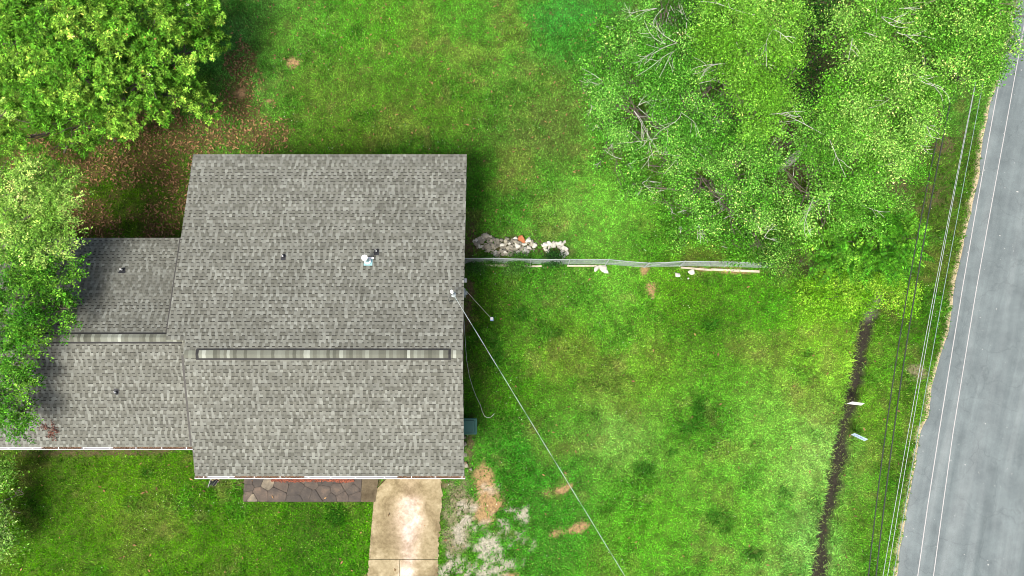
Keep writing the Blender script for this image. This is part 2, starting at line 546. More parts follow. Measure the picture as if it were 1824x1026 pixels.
def ground_z(x, y):
    d, fade = ditch_d(x, y)
    z = 0.10 * (fbm(x, y, 6.0, 200, 3) - 0.5) + 0.03 * (fbm(x, y, 0.7, 205, 3) - 0.5)
    flat = np.maximum.reduce([sstep(-1.8, -0.3, x - road_edge(y)),
        sstep(0.9, 0.2, np.maximum(np.maximum(XLR - x, x - XR), np.maximum(Y_FE - y, y - Y_RE))),
        sstep(0.9, 0.2, np.maximum(np.maximum(P(650, 900).x - x, x - P(792, 900).x), y - Y_FE)),
        sstep(0.9, 0.2, np.maximum(np.maximum(WK[0] - x, x - WK[1]), np.maximum(WK[2] - y, y - WK[3])))])
    z = z * (1 - flat) - 0.012 * flat
    return z - 0.30 * np.exp(-(d / 0.34) ** 2) * fade * (1 - flat)

# ------------------------------------------------------------------ ground sheet
fx = np.arange(-28, 28.01, 0.15); fy = np.arange(-10, 23.01, 0.15)
gx = np.concatenate([[-900, -400, -150, -70, -40], fx, [40, 70, 150, 400, 900]])
gy = np.concatenate([[-900, -400, -150, -60, -25], fy, [35, 70, 150, 400, 900]])
GX, GY = np.meshgrid(gx, gy)
x, y = GX.ravel(), GY.ravel()
inner = (np.abs(x) < 29) & (y > -11) & (y < 24)
z = np.where(inner, ground_z(x, y), -0.012)
col = turf(x, y) * 0.5 + np.array([0.012, 0.008, 0.003])
mk = masks(x, y)
for k in ('soil', 'litter', 'grey', 'clay', 'gravel'):
    w = (mk[k] * (0.85 if k != 'litter' else 0.75))[:, None]
    col = col * (1 - w) + w * np.array(BCOL[k])
w = mk['mud'][:, None]
col = col * (1 - w) + w * np.array((0.022, 0.020, 0.016))
w = mk['rock'][:, None] * 0.9
col = col * (1 - w) + w * np.array((0.12, 0.12, 0.115))
w = mk['sand'][:, None] * 0.95
col = col * (1 - w) + w * np.array((0.33, 0.28, 0.20))
nx, ny = len(gx), len(gy)
idx = np.arange(nx * ny).reshape(ny, nx)
F = np.stack([idx[:-1, :-1], idx[:-1, 1:], idx[1:, 1:], idx[1:, :-1]], -1).reshape(-1, 4)
struct(obj('ground', fast_mesh('ground', np.stack([x, y, z], 1), F, col, True), M['ground']))

# ------------------------------------------------------------------ road
ys = np.arange(-32, 42, 0.1)
ex = road_edge(ys)
base = np.interp(ys, rey, rex)
cols = [0, 0.05, 0.4, 1.0, 2.0, 3.0, 4.5, 6.0, 7.6]
V, UV = [], []
smooth_edge = np.convolve(np.pad(base, 40, mode='edge'), np.ones(81) / 81, 'valid')
for j, cw in enumerate(cols):
    k = 1.0 if cw < 0.1 else (0.5 if cw < 0.5 else 0.0)
    xx = (ex * k + smooth_edge * (1 - k)) + cw
    zz = np.full_like(xx, 0.02 if j else -0.02)
    V.append(np.stack([xx, ys, zz + (0.004 if j > 1 else 0)], 1))
V = np.stack(V, 1)
ny, nx = V.shape[:2]
idx = np.arange(nx * ny).reshape(ny, nx)
F = np.stack([idx[:-1, :-1], idx[:-1, 1:], idx[1:, 1:], idx[1:, :-1]], -1).reshape(-1, 4)
me = fast_mesh('road', V.reshape(-1, 3), F)
uvl = me.uv_layers.new(name='UVMap')
vi = np.empty(len(me.loops), np.int32); me.loops.foreach_get('vertex_index', vi)
uvs = np.stack([np.tile(cols, ny), np.repeat(ys, nx)], 1).astype(np.float32)
uvl.data.foreach_set('uv', uvs[vi].ravel())
road = struct(obj('road', me, M['asphalt']))
def strip(name, pts, wid, z, parent, mat):
    px_, py_ = Pn([p[0] for p in pts], [p[1] for p in pts])
    o = np.argsort(py_)
    yy = np.arange(-30, 40, 0.25)
    sl0 = (px_[o][1] - px_[o][0]) / (py_[o][1] - py_[o][0]); sl1 = (px_[o][-1] - px_[o][-2]) / (py_[o][-1] - py_[o][-2])
    xx = np.interp(yy, py_[o], px_[o])
    xx = np.where(yy < py_[o][0], px_[o][0] + (yy - py_[o][0]) * sl0, xx)
    xx = np.where(yy > py_[o][-1], px_[o][-1] + (yy - py_[o][-1]) * sl1, xx)
    mb = MB()
    for a, b_, ya, yb in zip(xx[:-1], xx[1:], yy[:-1], yy[1:]):
        mb.add([(a - wid / 2, ya, z), (a + wid / 2, ya, z), (b_ + wid / 2, yb, z), (b_ - wid / 2, yb, z)], [(0, 1, 2, 3)])
    return mb.build(name, mat, parent)
strip('painted_line', [(1634, 1026), (1652, 900), (1672, 770), (1693, 640), (1714, 512), (1736, 384), (1759, 256), (1780, 140)], 0.042, 0.029, road, M['paint'])
strip('painted_line', [(1662, 1026), (1679, 900), (1697, 770), (1718, 640), (1739, 512), (1762, 384), (1785.5, 256), (1811, 115)], 0.04, 0.029, road, M['paint'])

# ------------------------------------------------------------------ driveway and walkway
drive = struct(empty('driveway', P(720, 950)))
def dxl(y): return float(np.interp(y, dl_y, dl_x) if y <= dl_y[-1] else dl_x[-1])
def dxr(y): return float(np.interp(y, dr_y, dr_x))
yj = P(715, 996).y
ytop = Y_FE + 0.6
def slab_part(ya, yb, xa, xb, rag_l, rag_r):
    mb = MB()
    n = 60
    L, R = [], []
    for i in range(n + 1):
        yy = ya + (yb - ya) * i / n
        L.append((xa(yy) + (random.uniform(-.03, .03) if rag_l else 0), yy))
        R.append((xb(yy) + (random.uniform(-.05, .05) if rag_r else 0), yy))
    rows = 14
    vs, cs = [], []
    for i in range(n + 1):
        for k in range(rows + 1):
            t = k / rows
            xx = L[i][0] * (1 - t) + R[i][0] * t
            vs.append((xx - drive.location.x, L[i][1] - drive.location.y, 0.035 - 0.004 * (k in (0, rows))))
            xw = xx + .5 * (float(fbm(np.array([xx]), np.array([L[i][1]]), .7, 320, 3)[0]) - .5)
            pc = math.exp(-((xw - P(725, 950).x) / (0.36 + .25 * math.exp(-((L[i][1] - P(0, 930).y) / 1.0) ** 2))) ** 2) * (1 - .8 * sstep(P(0, 900).y, P(0, 872).y, L[i][1]))
            pc *= .35 + 1.1 * float(fbm(np.array([xx]), np.array([L[i][1]]), .5, 310, 3)[0])
            e = 0.20 + 0.30 * pc
            if i > n * 0.8 and yb > P(0, 900).y:
                e *= 0.8
            cs.append((e * 0.98, e * 0.86, e * 0.56 + 0.34 * e * pc))
    W = rows + 1
    fs = [(i * W + k, i * W + k + 1, (i + 1) * W + k + 1, (i + 1) * W + k) for i in range(n) for k in range(rows)]
    o = len(vs)
    ring = [i * W for i in range(n + 1)] + [n * W + k for k in range(1, W)] + [i * W + rows for i in range(n - 1, -1, -1)] + [k for k in range(rows - 1, 0, -1)]
    vs2 = [(vs[r][0], vs[r][1], -0.08) for r in ring]
    mb.v = vs + vs2
    mb.c = cs + [cs[r] for r in ring]
    mb.f = fs + [(ring[q], o + q, o + (q + 1) % len(ring), ring[(q + 1) % len(ring)]) for q in range(len(ring))]
    mb.build('concrete_slab', M['concrete'], drive)
xm = P(712, 1010).x
slab_part(yj + 0.012, ytop, dxl, dxr, False, True)
slab_part(dl_y[0] - 1.5, yj - 0.012, dxl, lambda y: xm - 0.01, True, False)
slab_part(dl_y[0] - 1.5, yj - 0.012, lambda y: xm + 0.01, dxr, False, True)

walk = struct(empty('walkway', ((WK[0] + WK[1]) / 2, WK[2], 0)))
wx, wy = walk.location.x, walk.location.y
mb = MB(); mb.box(WK[0] - wx, WK[1] - wx - 0.02, 0, WK[3] - wy, -0.05, 0.04)
mb.build('mortar_bed', M['mortar'], walk)
def clip(poly, px, py, nx_, ny_):
    out = []
    for i in range(len(poly)):
        a, b_ = poly[i], poly[(i + 1) % len(poly)]
        da = (a[0] - px) * nx_ + (a[1] - py) * ny_
        db = (b_[0] - px) * nx_ + (b_[1] - py) * ny_
        if da <= 0: out.append(a)
        if da * db < 0:
            t = da / (da - db)
            out.append((a[0] + (b_[0] - a[0]) * t, a[1] + (b_[1] - a[1]) * t))
    return out
seeds = []
x0, x1, y0, y1 = WK[0] + 0.02, WK[1] - 0.62, WK[2] + 0.02, WK[3] - 0.02
while len(seeds) < 44:
    p = (random.uniform(x0, x1), random.uniform(y0, y1))
    if all((p[0] - q[0]) ** 2 + (p[1] - q[1]) ** 2 > 0.30 ** 2 for q in seeds):
        seeds.append(p)
    elif random.random() < 0.0005:
        break
for i, s in enumerate(seeds):
    poly = [(x0, y0), (x1, y0), (x1, y1), (x0, y1)]
    for j, q in enumerate(seeds):
        if i != j and poly:
            dx, dy = q[0] - s[0], q[1] - s[1]
            l = math.hypot(dx, dy)
            poly = clip(poly, s[0] + dx / 2 - dx / l * 0.009, s[1] + dy / 2 - dy / l * 0.009, dx / l, dy / l)
    if len(poly) < 3: continue
    # round the corners a little
    rp = []
    for k in range(len(poly)):
        a, b_, c_ = poly[k - 1], poly[k], poly[(k + 1) % len(poly)]
        for o_, t in ((a, 0.14), (c_, 0.14)):
            rp.append((b_[0] + (o_[0] - b_[0]) * t + random.uniform(-.006, .006), b_[1] + (o_[1] - b_[1]) * t + random.uniform(-.006, .006)))
    h = 0.055 + random.uniform(0, 0.012)
    mb = MB(); mb.slab([(p[0] - s[0], p[1] - s[1]) for p in rp], h, 0.02)
    mb.build('flagstone', M['flag'], walk).location = (s[0] - wx, s[1] - wy, 0)
# concrete apron between flagstones and drive
mb = MB()
mb.slab([(WK[1] - 0.60 - wx, 0.0), (WK[1] + 0.02 - wx, 0.0), (WK[1] + 0.24 - wx, WK[3] - wy), (WK[1] - 0.60 - wx, WK[3] - wy)], 0.052, -0.05, (0.085, 0.073, 0.05))
mb.build('concrete_apron', M['concrete'], walk)
# red mulch along the wall
xa, xb = P(484, 855).x, P(632, 855).x
ya, yb = P(550, 858.5).y, Y_FE + 0.6
n = 5200
cx = rng.uniform(xa, xb, n); cy = rng.uniform(ya, yb, n) + 0.06 * (fbm(cx, cx * 0, 0.5, 300) - 0.5) * 2
ang = rng.uniform(0, 6.28, n); L = rng.uniform(0.02, 0.05, n); Wd = rng.uniform(0.008, 0.016, n)
zz = rng.uniform(0.06, 0.10, n); tl = rng.uniform(-0.4, 0.4, n)
d = np.stack([np.cos(ang), np.sin(ang), tl], 1) * L[:, None]; s_ = np.stack([-np.sin(ang), np.cos(ang), rng.uniform(-.4, .4, n)], 1) * Wd[:, None]
c0 = np.stack([cx, cy, zz], 1)
V = np.stack([c0 - d - s_, c0 + d - s_, c0 + d + s_, c0 - d + s_], 1).reshape(-1, 3)
mc = np.repeat(np.stack([rng.uniform(0.5, 1.6, n)] * 3, 1), 4, 0)
mulch = tag(obj('red_mulch', fast_mesh('red_mulch', V, np.arange(4 * n).reshape(-1, 4), mc), M['mulch']), 'strip of red wood mulch along the house front beside the flagstone walk', 'mulch', kind='stuff')

# ------------------------------------------------------------------ house
house = empty('house', ((XL + XR) / 2, (Y_FE + Y_RE) / 2, 0))
tag(house, 'single storey house with weathered grey shingle roof and lower left wing', 'house')
HL = house.location.copy()
def hpart(mb, name, mat, parent=None, smooth=False):
    """part of the house: shapes given in scene metres"""
    o = mb.build(name, mat, parent or house, smooth)
    if parent is None or parent is house:
        o.matrix_parent_inverse = Matrix.Translation(-HL)
    return o
OV = 0.42
WX0, WX1, WY0, WY1 = XL + OV, XR - 0.30, Y_FE + 0.62, Y_RE - OV
mb = MB()
t = 0.2
mb.slab([(WX0, WY0), (WX1, WY0), (WX1, WY1), (WX0, WY1)], lambda x, y: min(z_front(x, y), z_rear(x, y)) - 0.26, 0)
wall_main = hpart(mb, 'wall', M['brick'])
for xx in (WX0, WX1):   # gable fill
    mb = MB()
    mb.slab([(xx - 0.05, WY0), (xx + 0.05, WY0), (xx + 0.05, Y_RIDGE), (xx + 0.05, WY1), (xx - 0.05, WY1), (xx - 0.05, Y_RIDGE)], lambda x, y: min(z_front(x, y), z_rear(x, y)) - 0.24, 2.4)
    hpart(mb, 'gable', M['brick'])
mb = MB()
mb.slab([(XW0 + OV, Y_WFE + 0.5), (WX0 - 0.01, Y_WFE + 0.5), (WX0 - 0.01, Y_WRE - 0.4), (XW0 + OV, Y_WRE - 0.4)], 3.0, 0)
hpart(mb, 'wall', M['brick'])
def window(cx, cy, cz, w, h, axis):
    mb = MB()
    if axis == 'x':
        for a0, a1, b0, b1 in ((-w/2-.07, w/2+.07, h/2, h/2+.07), (-w/2-.07, w/2+.07, -h/2-.07, -h/2), (-w/2-.07, -w/2, -h/2, h/2), (w/2, w/2+.07, -h/2, h/2)):
            mb.box(cx - .03, cx + .05, cy + a0, cy + a1, cz + b0, cz + b1)
    else:
        for a0, a1, b0, b1 in ((-w/2-.07, w/2+.07, h/2, h/2+.07), (-w/2-.07, w/2+.07, -h/2-.07, -h/2), (-w/2-.07, -w/2, -h/2, h/2), (w/2, w/2+.07, -h/2, h/2)):
            mb.box(cx + a0, cx + a1, cy - .05, cy + .03, cz + b0, cz + b1)
    f = hpart(mb, 'window', M['white_metal'])
    mb = MB()
    if axis == 'x': mb.box(cx - .02, cx + .02, cy - w/2, cy + w/2, cz - h/2, cz + h/2)
    else: mb.box(cx - w/2, cx + w/2, cy - .02, cy + .02, cz - h/2, cz + h/2)
    mb.build('pane', M['glass'], f)
window(WX1, Y_RIDGE + 5.5, 1.6, 1.1, 1.2, 'x')
window(WX0 + 2.2, WY0, 1.6, 1.5, 1.2, 'y')
window(XW0 + 4.5, Y_WFE + 0.5, 1.6, 1.5, 1.2, 'y')

# roof decks
TK = 0.17
mb = MB(); mb.slab([(XL, Y_FE), (XR, Y_FE), (XR, Y_RIDGE), (XL, Y_RIDGE)], lambda x, y: z_front(x, y) - .004, lambda x, y: z_front(x, y) - TK)
deck_f = hpart(mb, 'roof', M['deck'])
mb = MB(); mb.slab([(XL, Y_RIDGE), (XR, Y_RIDGE), (XR, Y_RE), (XLR, Y_RE), (XLR, Y_WR - 0.06), (XL, Y_WR - 0.14)], lambda x, y: z_rear(x, y) - .004, lambda x, y: z_rear(x, y) - TK)
deck_r = hpart(mb, 'roof', M['deck'])
mb = MB(); mb.slab([(XW0, Y_WFE), (XW1, Y_WFE), (XW1, Y_WR), (XW0, Y_WR)], lambda x, y: z_wfront(x, y) - .004, lambda x, y: z_wfront(x, y) - TK)
deck_wf = hpart(mb, 'roof', M['deck'])
mb = MB(); mb.slab([(XW0, Y_WR), (XW1, Y_WR), (XW1, Y_WRE), (XW0, Y_WRE)], lambda x, y: z_wrear(x, y) - .004, lambda x, y: z_wrear(x, y) - TK)
deck_wr = hpart(mb, 'roof', M['deck'])

TONE = np.array([(0.098, 0.096, 0.080), (0.122, 0.120, 0.102), (0.150, 0.149, 0.130), (0.172, 0.172, 0.153), (0.215, 0.217, 0.196)])
TONE = (TONE.mean(0) + 0.84 * (TONE - TONE.mean(0))) * 0.66 * np.array([0.96, 1.0, 0.97])
def shingles(parent, ye, ze, yr, zr, xr_fn, seed):
    r = np.random.default_rng(seed)
    L = math.hypot(yr - ye, zr - ze)
    dy, dz = (yr - ye) / L, (zr - ze) / L
    nrm = np.array([0, -dz, dy]) if dy > 0 else np.array([0, dz, -dy])
    if nrm[2] < 0: nrm = -nrm
    n = int(round(L / 0.1425)); ex_ = L / n
    V, Cc, Fq = [], [], []
    def quad(pts, col):
        o = len(V); V.extend(pts); Cc.extend([col] * 4); Fq.append((o, o + 1, o + 2, o + 3))
    def pt(x, s, h):
        return (x, ye + dy * s + nrm[1] * h, ze + dz * s + nrm[2] * h)
    for i in range(n):
        s0, s1 = i * ex_, (i + 1) * ex_
        x0, x1 = xr_fn(ye + dy * (s0 + s1) / 2)
        x0 -= .012 + r.uniform(-.006, .006); x1 += .012 + r.uniform(-.006, .006)
        xx = x0 - r.uniform(0, 0.1)
        strip_tone = r.uniform(0.93, 1.07); left = 1.0
        raised = r.random() < .5
        while xx < x1:
            w = r.uniform(0.085, 0.14)
            if left <= 0:
                strip_tone = r.uniform(0.90, 1.10); left = r.uniform(0.8, 1.1)
            left -= w
            a, b_ = max(xx, x0), min(xx + w, x1)
            xx += w
            if b_ - a < 0.01: continue
            raised = not raised if r.random() < .93 else raised
            if raised:
                tcol = TONE[r.choice(5, p=[.30, .36, .26, .06, .02])]
            else:
                tcol = TONE[r.choice(5, p=[.03, .14, .28, .30, .25])]
            cc = tuple(tcol * strip_tone * r.uniform(.94, 1.06))
            h0 = 0.016 if raised else 0.009
            h1 = 0.002
            if dy > 0:
                quad([pt(a, s0, h0), pt(b_, s0, h0), pt(b_, s1, h1), pt(a, s1, h1)], cc)
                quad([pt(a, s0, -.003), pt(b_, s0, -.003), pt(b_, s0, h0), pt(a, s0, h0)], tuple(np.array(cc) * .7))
            else:
                quad([pt(b_, s0, h0), pt(a, s0, h0), pt(a, s1, h1), pt(b_, s1, h1)], cc)
                quad([pt(b_, s0, -.003), pt(a, s0, -.003), pt(a, s0, h0), pt(b_, s0, h0)], tuple(np.array(cc) * .7))
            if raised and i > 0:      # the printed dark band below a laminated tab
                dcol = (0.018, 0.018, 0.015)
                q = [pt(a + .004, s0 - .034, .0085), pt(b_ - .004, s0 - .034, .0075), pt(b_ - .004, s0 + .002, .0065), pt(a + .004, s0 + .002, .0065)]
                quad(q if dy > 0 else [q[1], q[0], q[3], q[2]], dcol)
            if raised:                # sides of the tab
                for xs in (a, b_):
                    quad([pt(xs, s0, 0), pt(xs, s0, h0), pt(xs, s1, h1), pt(xs, s1, 0)], cc)
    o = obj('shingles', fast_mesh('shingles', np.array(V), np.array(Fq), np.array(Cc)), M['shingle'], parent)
    o['kind'] = 'stuff'
    return o
shingles(deck_f, Y_FE, ZFE, Y_RIDGE, ZR, lambda y: (XL, XR), 1)
shingles(deck_r, Y_RE, ZRE, Y_RIDGE, ZR, lambda y: ((XLR if y > Y_WR - 0.06 else XL), XR), 2)
shingles(deck_wf, Y_WFE, ZWE, Y_WR, ZW, lambda y: (XW0, XW1), 3)
shingles(deck_wr, Y_WRE, ZWE, Y_WR, ZW, lambda y: (XW0, XW1), 4)

# rake / eave trim
def trim(x0, y0, z0, x1, y1, z1, w, h):
    mb = MB()
    for p, q in (((x0, y0, z0), (x1, y1, z1)),):
        d = (Vector(q) - Vector(p)); n_ = Vector((-d.y, d.x, 0)).normalized() * w
        vs = [Vector(p), Vector(q), Vector(q) + n_, Vector(p) + n_]
        vs += [v - Vector((0, 0, h)) for v in vs]
        mb.add(vs, [(0, 1, 2, 3), (7, 6, 5, 4), (0, 4, 5, 1), (1, 5, 6, 2), (2, 6, 7, 3), (3, 7, 4, 0)])
    hpart(mb, 'fascia', M['rake_trim'])
trim(XR + .003, Y_FE, ZFE - .03, XR + .003, Y_RIDGE, ZR - .03, .025, .2)
trim(XR + .003, Y_RIDGE + .002, ZR - .03, XR + .003, Y_RE, ZRE - .03, .025, .2)
trim(XL - .003, Y_FE, ZFE - .03, XL - .003, Y_RIDGE, ZR - .03, -.025, .2)
trim(XLR - .003, Y_WR, z_rear(0, Y_WR) - .03, XLR - .003, Y_RE, ZRE - .03, -.025, .2)
trim(XLR, Y_RE + .003, ZRE - .03, XR, Y_RE + .003, ZRE - .03, -.025, .2)
trim(XW0, Y_WRE + .003, ZWE - .03, XLR + .3, Y_WRE + .003, ZWE - .03, -.025, .2)
trim(XL, Y_FE - .003, ZFE - .03, XR, Y_FE - .003, ZFE - .03, .02, .2)
trim(XW0 + .01, Y_WFE - .003, ZWE - .03, XL + .2, Y_WFE - .003, ZWE - .03, .02, .2)

# dark strip painting in shade where the wing roof meets the higher roof
def shade_strip(xa, ya, yb, fn, top):
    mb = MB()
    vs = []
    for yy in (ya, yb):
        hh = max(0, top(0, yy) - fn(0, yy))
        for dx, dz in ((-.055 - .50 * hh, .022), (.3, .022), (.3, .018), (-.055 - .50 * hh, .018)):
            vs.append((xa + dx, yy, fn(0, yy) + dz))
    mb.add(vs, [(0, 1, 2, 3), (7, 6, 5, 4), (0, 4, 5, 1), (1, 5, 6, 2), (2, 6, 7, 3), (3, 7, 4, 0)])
    hpart(mb, 'junction_shade_strip', M['rake_trim'])
shade_strip(XL, Y_WFE + .02, Y_RIDGE, z_wfront, z_front)
shade_strip(XLR, Y_WR + .25, Y_WRE - .02, z_wrear, z_rear)

# ridge vents with cap shingles
def ridge_vent(xa, xb, xcap0, xcap1, yr, zr, sf, sr):
    """sf/sr: fall per metre toward the front and rear"""
    hw = 0.212
    mb = MB()
    prof = [(-hw, zr - sf * hw + .004), (-hw, zr - sf * hw + .034), (0, zr + .036), (hw, zr - sr * hw + .034), (hw, zr - sr * hw + .004), (0, zr - .03)]
    vs = [(xx, yr + p[0], p[1]) for xx in (xa, xb) for p in prof]
    mb.add(vs, [(0, 1, 2, 3, 4, 5)[::-1], (6, 7, 8, 9, 10, 11)] + [(i, (i + 1) % 6, 6 + (i + 1) % 6, 6 + i) for i in range(6)])
    vent = hpart(mb, 'ridge_vent', M['black_vent'])
    cw = 0.155
    ch = 0.152
    mesh = {}
    for lift in (0.046, 0.012):
        mb = MB()
        for dx0, dx1, h0, h1 in ((0, cw * 1.25, .012, .0),):
            pr = lambda h: [(-ch, -sf * ch + h), (-.02, h - .002), (.02, h - .002), (ch, -sr * ch + h)]
            vs = [(dx0, p[0], p[1]) for p in pr(lift + h0)] + [(dx1, p[0], p[1]) for p in pr(lift + h1)]
            vs += [(v[0], v[1], v[2] - .008) for v in vs]
            mb.add(vs, [(0, 4, 5, 1), (1, 5, 6, 2), (2, 6, 7, 3), (8, 9, 13, 12), (9, 10, 14, 13), (10, 11, 15, 14), (0, 1, 9, 8), (1, 2, 10, 9), (2, 3, 11, 10), (0, 8, 12, 4), (3, 7, 15, 11)])
        mesh[lift] = mb.mesh('cap_shingle')
        mesh[lift].materials.append(M['cap'])
    xx = xcap0
    while xx < xcap1 - 0.05:
        inside = xa - .02 <= xx <= xb - cw
        o = obj('cap_shingle', mesh[0.046 if inside else 0.012], None, vent, (xx, yr, zr))
        o.scale.x = 1.0
        xx += cw * random.uniform(0.72, 1.0)
SF = (ZR - ZFE) / (Y_RIDGE - Y_FE); SR = (ZR - ZRE) / (Y_RE - Y_RIDGE); SW = (ZW - ZWE) / (Y_WRE - Y_WR)
ridge_vent(P(349, 631, ZR).x, P(803, 631, ZR).x, XL + .03, XR - .16, Y_RIDGE, ZR, SF, SR)
ridge_vent(XW0 + .3, P(323, 602, ZW).x, XW0 + .02, P(334, 602, ZW).x, Y_WR, ZW, SW, SW)

# gutters
def gutter(xa, xb, ye, ze, spacing, jit):
    yo = ye - 0.008
    mb = MB()
    pr = [(0, -.03), (0, -.11), (-.08, -.11), (-.105, -.03), (-.105, .0), (-.078, .0), (-.082, -.03), (-.07, -.10), (-.004, -.10), (-.004, -.03)]
    vs = [(xx, yo + p[0], ze - .012 + p[1]) for xx in (xa, xb) for p in pr]
    k = len(pr)
    mb.add(vs, [(i, i + 1, k + i + 1, k + i) for i in range(k - 1)] + [tuple(range(k))[::-1], tuple(range(k, 2 * k))])
    for xx in (xa - .004, xb + .004):
        mb.box(xx - .003, xx + .003, yo - .105, yo, ze - .12, ze - .014)
    g = hpart(mb, 'gutter', M['white_metal'])
    xx = xa + 0.35
    while xx < xb:
        mb = MB(); mb.box(xx - .014, xx + .014, yo - .10, yo + .0, ze - .028, ze - .014)
        mb.build('gutter_hanger', M['white_metal'], g)
        xx += spacing * (1 + random.uniform(-jit, jit))
    n = int((xb - xa) * 260)
    cx = rng.uniform(xa, xb, n)
    keep = fbm(cx, cx * 0, 1.3, 330, 3) > 0.40
    cx = cx[keep]; n = len(cx)
    cy = yo - rng.uniform(.0, .07, n); cz = ze - rng.uniform(.04, .07, n)
    V, Fc, Cl = leaf_quads(np.stack([cx, cy, cz], 1), rng.uniform(.03, .07, n), 0.5, np.array([0.15, 0.085, 0.045]), 0.6, 0.5)
    o = obj('leaf_debris', fast_mesh('leaf_debris', V, Fc, Cl), M['dead_leaf'], g)
    o['kind'] = 'stuff'
def leaf_quads(c, L, wr, col, tilt, var):
    """loose leaves: diamonds lying roughly flat"""
    n = len(c)
    a = rng.uniform(0, 2 * np.pi, n)
    d = np.stack([np.cos(a), np.sin(a), rng.normal(0, tilt, n)], 1); d /= np.linalg.norm(d, axis=1)[:, None]
    s = np.stack([-np.sin(a), np.cos(a), rng.normal(0, tilt, n)], 1); s /= np.linalg.norm(s, axis=1)[:, None]
    L = L[:, None]; W = L * wr
    up = np.array([0, 0, 1.0])
    V = np.stack([c - d * L / 2, c + s * W / 2 + up * L * .1, c + d * L / 2, c - s * W / 2 + up * L * .1], 1).reshape(-1, 3)
    k = (1 + rng.uniform(-var, var, n))[:, None]
    hue = rng.uniform(-.18, .18, (n, 1)) * np.array([[.5, 1, .6]])
    Cl = np.repeat(np.clip(col * k * (1 + hue), 0.003, 1), 4, 0)
    i = np.arange(n)[:, None] * 4
    Fc = np.concatenate([i + np.array([[0, 1, 2]]), i + np.array([[0, 2, 3]])])
    return V, Fc, Cl
gutter(XL - .02, XR + .03, Y_FE, ZFE, 1.0, .15)
gutter(XW0, XL + .05, Y_WFE, ZWE, 1.0, .08)

# roof penetrations
def surf(fn, px, py):
    z = 4.5
    for _ in range(12):
        p = P(px, py, z); z = fn(p.x, p.y)
    return P(px, py, z)
def slope_basis(fn, p):
    gz = fn(0, p.y + 1) - fn(0, p.y)
    return Vector((1, 0, 0)), Vector((0, 1, gz)).normalized(), Vector((0, -gz, 1)).normalized()
def plumbing_vent(fn, px, py, wide=False):
    p = surf(fn, px, py)
    e1, e2, e3 = slope_basis(fn, p)
    up = e2 if e2.z > 0 else -e2
    mb = MB()
    # flashing flange tucked up-slope, rounded collar below
    ring = []
    rr = 0.10
    for k in range(13):
        w = math.pi * k / 12
        ring.append(e1 * (rr * math.cos(w)) - up * (rr * math.sin(w)))
    hw = 0.15 if wide else rr * .9
    top = [-e1 * hw + up * 0.16, e1 * hw + up * 0.16]
    poly = ring + top
    vs = [p + v + e3 * .024 for v in poly] + [p + v for v in poly]
    k = len(poly)
    mb.add(vs, [tuple(range(k))[::-1], tuple(range(k, 2 * k))] + [(i, (i + 1) % k, k + (i + 1) % k, k + i) for i in range(k)])
    mb.tube([p + e3 * .02, p + Vector((0, 0, .10))], [.075, .05], 12)
    v = hpart(mb, 'plumbing_vent', M['rubber'], None, False)
    mb = MB()
    n = 12
    h = 0.22
    mb.tube([p, p + Vector((0, 0, h)), p + Vector((0, 0, h)), p + Vector((0, 0, h - .08))], [.03, .03, .024, .024], n, cap=False)
    mb.build('pipe', M['pvc'], v)
plumbing_vent(z_wrear, 219, 481, True)
plumbing_vent(z_wfront, 208, 699)
plumbing_vent(z_rear, 505, 457)
plumbing_vent(z_rear, 671, 448)
p = surf(z_rear, 656, 466)
e1, e2, e3 = slope_basis(z_rear, p)
mb = MB()
fl = [p - e1 * .17 + e2 * -.17, p + e1 * .17 + e2 * -.17, p + e1 * .17 + e2 * .15, p - e1 * .17 + e2 * .15]
mb.add([v + e3 * .022 for v in fl] + [v for v in fl], [(0, 1, 2, 3), (7, 6, 5, 4), (0, 4, 5, 1), (1, 5, 6, 2), (2, 6, 7, 3), (3, 7, 4, 0)])
flue = hpart(mb, 'flue_vent', M['teal_metal'])
mb = MB(); mb.tube([p + e3 * .02, p + Vector((0, 0, .16)), p + Vector((0, 0, .62))], [.135, .085, .085], 18); mb.build('flue_pipe', M['teal_metal'], flue)
mb = MB(); mb.tube([p + Vector((0, 0, .14)), p + Vector((0, 0, .19))], [.135, .09], 18); mb.build('storm_collar', M['white_metal'], flue)
mb = MB(); q = p + Vector((0, 0, .62)); mb.tube([q, q + Vector((0, 0, .05)), q + Vector((0, 0, .08)), q + Vector((0, 0, .13)), q + Vector((0, 0, .15))], [.10, .10, .12, .12, .03], 20); mb.build('flue_cap', M['white_metal'], flue)
mb = MB(); mb.box(p.x - .02, p.x + .22, p.y + .10, p.y + .17, p.z + .02, p.z + .06); mb.build('bracket', M['white_metal'], flue)

